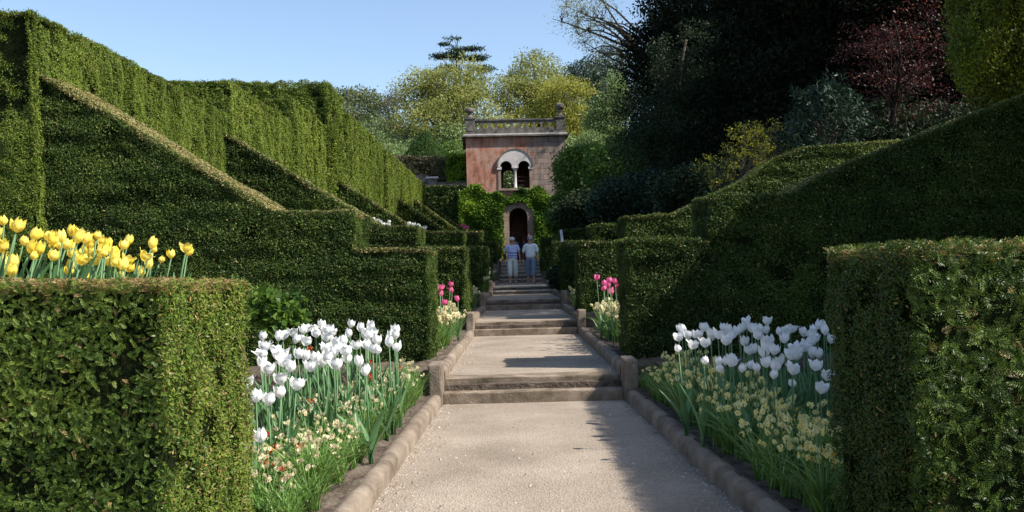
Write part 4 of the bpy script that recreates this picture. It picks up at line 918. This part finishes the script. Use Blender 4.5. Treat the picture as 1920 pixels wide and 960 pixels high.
# red wallflowers
def wallflower():
    t = bpy.data.objects.new('wallflower', None); col.objects.link(t)
    MB().tube([(0, 0, -.02), (.01, 0, .15), (.0, .01, .27)], [.004, .0035, .003], M['nleaf'], 5).build('stem', t)
    lb = MB()
    for k in range(12): strap(lb, M['tleaf'], (0, 0, .03 + k * .018), k * 2.4, .07, .014, .9, random.random(), 4)
    lb.build('foliage', t); fb = MB()
    for k in range(7):
        a = k * 2.4; floret(fb, (.02 * math.cos(a), .02 * math.sin(a), .25 + .003 * k), (math.cos(a), math.sin(a), .8), .015, M['orange'], M['orange'])
    fb.build('flower', t); return t
wp = wallflower(); first = True
for (cx, cy, zz) in [(98, 765, .33), (75, 752, .35), (115, 690, .35), (135, 775, .33), (250, 512, .45), (82, 640, .38), (485, 415, .55), (485, 355, .6), (250, 303, .7), (595, 378, .55), (150, 815, .3), (205, 685, .38), (108, 705, .36)]:
    X, Y = at_height(460 + cx * .479, 500 + cy * .479, zz); o = wp if first else copy_tree(wp); first = False
    o.location = (X, Y, .1); o.scale = (1, 1, (zz - .1) / .28); o.rotation_euler = (0, 0, random.uniform(0, 6))
    tag(o, 'small orange red wallflower among the sunlit tulips', 'wallflower', 'red wallflowers in the sunlit bed')

# leafy plant at the back of the sunlit bed
tree('ivy_bush', 'pale veined leafy bush between the nearest hedge and the first buttress', (P(515, 600, 8.6).x, 8.6, .1), [cr(515, 585, 8.6, 42, 38), cr(490, 570, 8.7, 30, 30)], 'bright', .07, 60, .11, 34, .03, cat='shrub', lw=.85, branch_n=6, shell=.4)
tree('leafy_plant', 'blue green leafy plant beside the farther low shaded hedge', (P(1045, 540, 24.5).x, 24.5, .7), [cr(1045, 520, 24.5, 12, 20)], 'rhodo', .12, 40, .14, 20, .03, cat='plant', lw=.5, branch_n=5)

# ------------------------------------------------------------------ people
skin = solid_mat('skin', (0.42, 0.24, 0.17), (0.48, 0.28, 0.20), 6, .6, 0)
def skinmesh(name, verts, edges, rad, mat, parent, sub=2, root=0):
    me = bpy.data.meshes.new(name); me.from_pydata(verts, edges, []); o = bpy.data.objects.new(name, me); col.objects.link(o)
    m = o.modifiers.new('s', 'SKIN'); m.use_smooth_shade = True
    for i, v in enumerate(me.skin_vertices[0].data):
        r = rad[i]; v.radius = r if isinstance(r, tuple) else (r, r); v.use_root = (i == root)
    s2 = o.modifiers.new('d', 'SUBSURF'); s2.levels = sub; s2.render_levels = sub
    bpy.context.view_layer.update(); dg = bpy.context.evaluated_depsgraph_get(); m2 = bpy.data.meshes.new_from_object(o.evaluated_get(dg)); o.modifiers.clear(); o.data = m2; m2.materials.clear(); m2.materials.append(mat)
    for p_ in m2.polygons: p_.use_smooth = True
    o.parent = parent; return o
def person(loc, h, label, shirt, trouser, bagside=-1, rz=0, step=1, hairc=(0.45, 0.42, 0.40), stripe=None, cap=None, detail=True):
    t = empty('person', loc, label, 'person', None, rz); k = h / 1.65; S = lambda p: (p[0] * k, p[1] * k, p[2] * k)
    t.scale = (1.14, 1.08, 1.02)
    f = .20 * step       # forward foot (towards -Y)
    hipL, hipR = (-.085, 0, .86), (.085, 0, .86)
    V = [(0, 0, .92), (0, 0, 1.08), (0, .0, 1.28), (0, .01, 1.39), (0, -.005, 1.46), (0, -.02, 1.53), (0, -.015, 1.60),
         (-.09, 0, .88), (-.10, -f * .55 - .02, .48), (-.10, -f * .6, .09), (-.105, -f - .10, .03),
         (.09, 0, .88), (.10, f * .25 - .02, .48), (.10, f * .75, .10), (.105, f * .6 - .10, .035),
         (-.17, .01, 1.345), (-.225, .03, 1.09), (-.235, -.04, .86), (-.23, -.06, .785),
         (.17, .01, 1.345), (.225, .02, 1.09), (.245, -.05, .87), (.24, -.075, .795)]
    E = [(0, 1), (1, 2), (2, 3), (3, 4), (4, 5), (5, 6), (0, 7), (7, 8), (8, 9), (9, 10), (0, 11), (11, 12), (12, 13), (13, 14), (3, 15), (15, 16), (16, 17), (17, 18), (3, 19), (19, 20), (20, 21), (21, 22)]
    r = [(.15, .11), (.135, .105), (.15, .105), (.08, .07), (.05, .05), (.085, .098), (.078, .09), (.085, .09), .055, .036, (.036, .025), (.085, .09), .055, .036, (.036, .025), .055, .040, .028, (.022, .03), .055, .040, .028, (.022, .03)]
    # fingers as short chains rooted in the palms
    for s_, w in ((-1, 18), (1, 22)):
        wx, wy, wz = V[w]
        for i in range(4):
            n0 = len(V); V += [(wx + s_ * .002, wy + (i - 1.5) * .017, wz - .045), (wx - s_ * .006, wy + (i - 1.5) * .018, wz - .08 + abs(i - 1.5) * .006), (wx - s_ * .02, wy + (i - 1.5) * .018 - .004, wz - .105 + abs(i - 1.5) * .006)]
            E += [(w, n0), (n0, n0 + 1), (n0 + 1, n0 + 2)]; r += [.010, .009, .008]
        n0 = len(V); V += [(wx - s_ * .01, wy - .035, wz - .02), (wx - s_ * .02, wy - .045, wz - .05)]; E += [(w, n0), (n0, n0 + 1)]; r += [.011, .009]
    sc = lambda q: tuple(x * k for x in q) if isinstance(q, tuple) else q * k
    skinmesh('body', [S(v) for v in V], E, [sc(q) for q in r], skin, t, 2)
    nose = MB(); nose.lathe([(.014, 0), (.012, .015), (.004, .04)], (0, -.108 * k, 1.525 * k), skin, 8)
    nose.build('nose', t)
    # shirt
    sv = [(0, 0, .87), (0, 0, 1.02), (0, 0, 1.15), (0, 0, 1.28), (0, .005, 1.375), (-.17, .01, 1.345), (-.215, .025, 1.16), (.17, .01, 1.345), (.215, .02, 1.16)]
    if not stripe: sv[6] = (-.228, .03, 1.09); sv[8] = (.228, .02, 1.09)
    se = [(0, 1), (1, 2), (2, 3), (3, 4), (4, 5), (5, 6), (4, 7), (7, 8)]
    sr = [(.182, .14), (.175, .135), (.168, .128), (.172, .125), (.10, .082), (.072, .072), (.062, .062), (.072, .072), (.062, .062)]
    skinmesh('shirt', [S(v) for v in sv], se, [sc(q) for q in sr], shirt, t, 2)
    if stripe:
        for zz in (1.02, 1.12):
            MB().lathe([(.162 * k, -.018 * k), (.168 * k, 0), (.162 * k, .018 * k)], (0, 0, zz * k), stripe, 20, 1, .79).build('shirt_stripe', t)
    tv = [V[0], V[7], V[8], (V[8][0] * .5 + V[9][0] * .5, V[8][1] * .5 + V[9][1] * .5, .26), V[11], V[12], (.10, (V[12][1] + V[13][1]) / 2, .26), (0, 0, .99)]
    skinmesh('trousers', [S(v) for v in tv], [(0, 1), (1, 2), (2, 3), (0, 4), (4, 5), (5, 6), (0, 7)], [sc(q) for q in [(.165, .13), (.105, .11), .085, .075, (.105, .11), .085, .075, (.15, .12)]], trouser, t, 2)
    hm = solid_mat('hair', tuple(c * .8 for c in hairc), hairc, 20, .7, .3)
    hb = MB(); hb.lathe([(.070, -.08), (.088, -.03), (.094, .035), (.076, .08), (.034, .102), (.004, .106)], (0, .032 * k, 1.59 * k), hm, 14, 1, 1.02); hb.build('hair', t)
    gm = solid_mat('dark_glasses', (0.01, 0.01, 0.012), None, 5, .2, 0)
    gb = MB()
    for s_ in (-1, 1): gb.lathe([(.024, -.018), (.026, 0), (.022, .018)], (s_ * .032 * k, -.088 * k, 1.553 * k), gm, 8, 1, .45)
    gb.tube([(-.07 * k, -.06 * k, 1.56 * k), (0, -.097 * k, 1.558 * k), (.07 * k, -.06 * k, 1.56 * k)], .006, gm, 5); gb.build('sunglasses', t)
    sm = solid_mat('sandal', (0.25, 0.2, 0.16), None, 5, .7, 0)
    for (x, y, z) in (V[10], V[14]):
        mb = MB(); mb.box((x - .045) * k, (x + .045) * k, (y - .05) * k, (y + .19) * k, .0, .022 * k, sm); mb.box((x - .043) * k, (x + .043) * k, (y + .0) * k, (y + .03) * k, .022 * k, .068 * k, sm); mb.build('sandal', t)
    if bagside:
        bm_ = solid_mat('bag', (0.06, 0.03, 0.04), None, 5, .5, 0); b = bagside
        rr = MB(); rough_box(rr, b * .27 * k - .05, b * .27 * k + .05, -.10, .14, .90 * k, 1.12 * k, bm_, .3, .004, .03)
        bg = rr.build('shoulder_bag'); bg.location = loc; bg.rotation_euler = (0, 0, rz)
        MB().tube([(b * .25 * k, .0, 1.12 * k), (b * .225 * k, -.05, 1.30 * k), (b * .12 * k, .0, 1.425 * k), (b * .17 * k, .10, 1.30 * k), (b * .25 * k, .06, 1.12 * k)], .011, bm_, 5).build('strap', bg)
        tag(bg, 'dark shoulder bag carried by the woman in ' + ('the striped blue top' if stripe else 'the plain pale top'), 'bag')
    return t
def cloth(n, a, b=None, sc=10): return solid_mat(n, a, b or tuple(x * .85 for x in a), sc, .85, .3)
blue = cloth('lilac_shirt', (0.55, 0.60, 0.88)); stripe = cloth('blue_stripe', (0.14, 0.17, 0.42)); creamt = cloth('pale_trousers', (0.72, 0.74, 0.68)); white = cloth('white_shirt', (0.85, 0.88, 0.90)); jean = cloth('denim', (0.20, 0.27, 0.38))
pA = P(962, 531, 33); pB = P(996, 531, 33)
person((pA.x, 33.0, .88), 1.64, 'woman in striped lilac top and pale cropped trousers walking down towards the camera', blue, creamt, -1, .10, 1, (0.62, 0.64, 0.62), stripe)
person((pB.x, 32.85, .88), 1.66, 'woman in plain pale blue top and rolled jeans walking beside the one in stripes', white, jean, -1, -.12, -1, (0.36, 0.34, 0.36))
dim = cloth('dim_shirt', (0.30, 0.36, 0.50)); dk = cloth('dim_trousers', (0.06, 0.06, 0.08)); dim2 = cloth('navy_shirt', (0.06, 0.07, 0.16))
pC = P(964, 470, 51.5)
person((pC.x, 53.0, 1.68), 1.62, 'dim visitor in a blue shirt standing in the dark doorway', dim, dk, 0, .3, 1, (0.25, 0.22, 0.2))
person((P(983, 470, 53).x, 54.2, 1.68), 1.60, 'shadowy visitor in navy deep inside the doorway', dim2, dk, 0, -.2, -1, (0.15, 0.12, 0.1))

# ------------------------------------------------------------------ light, sky, camera
S = Vector((1, -.33, 1.04)).normalized(); el = math.asin(S.z); az = math.atan2(S.x, S.y)
w = bpy.data.worlds.new("World"); scene.world = w; w.use_nodes = True; nt = w.node_tree
sky = nt.nodes.new('ShaderNodeTexSky'); sky.sky_type = 'NISHITA'; sky.sun_disc = False; sky.sun_elevation = el; sky.sun_rotation = az; sky.air_density = 1.0; sky.dust_density = 1.0; sky.ozone_density = 1.2
nt.links.new(sky.outputs[0], nt.nodes['Background'].inputs[0]); nt.nodes['Background'].inputs[1].default_value = 0.13
ld = bpy.data.lights.new('sun', 'SUN'); ld.energy = 5.0; ld.angle = R(.5); ld.color = (1, .94, .84); lo = bpy.data.objects.new('sun', ld); col.objects.link(lo); lo.rotation_euler = S.to_track_quat('Z', 'Y').to_euler()
cd = bpy.data.cameras.new('camera'); cd.sensor_width = 36; cd.lens = F / 1920 * 36; cd.shift_x = -(VX - 960) / 1920; cd.shift_y = (VY - 480) / 1920; cd.clip_end = 3000; cd.clip_start = .05
co = bpy.data.objects.new('camera', cd); col.objects.link(co); co.location = (0, 0, H)
co.matrix_world = Matrix.Translation((0, 0, H)) @ Matrix.Rotation(ROLL, 4, 'Y') @ Matrix.Rotation(R(90), 4, 'X')
scene.camera = co
scene.view_settings.view_transform = 'Standard'; scene.view_settings.look = 'None'; scene.view_settings.gamma = 1; scene.view_settings.exposure = 0.76
scene.cycles.max_bounces = 5; scene.cycles.diffuse_bounces = 3; scene.cycles.transmission_bounces = 4; scene.cycles.glossy_bounces = 2; scene.cycles.sample_clamp_indirect = 3
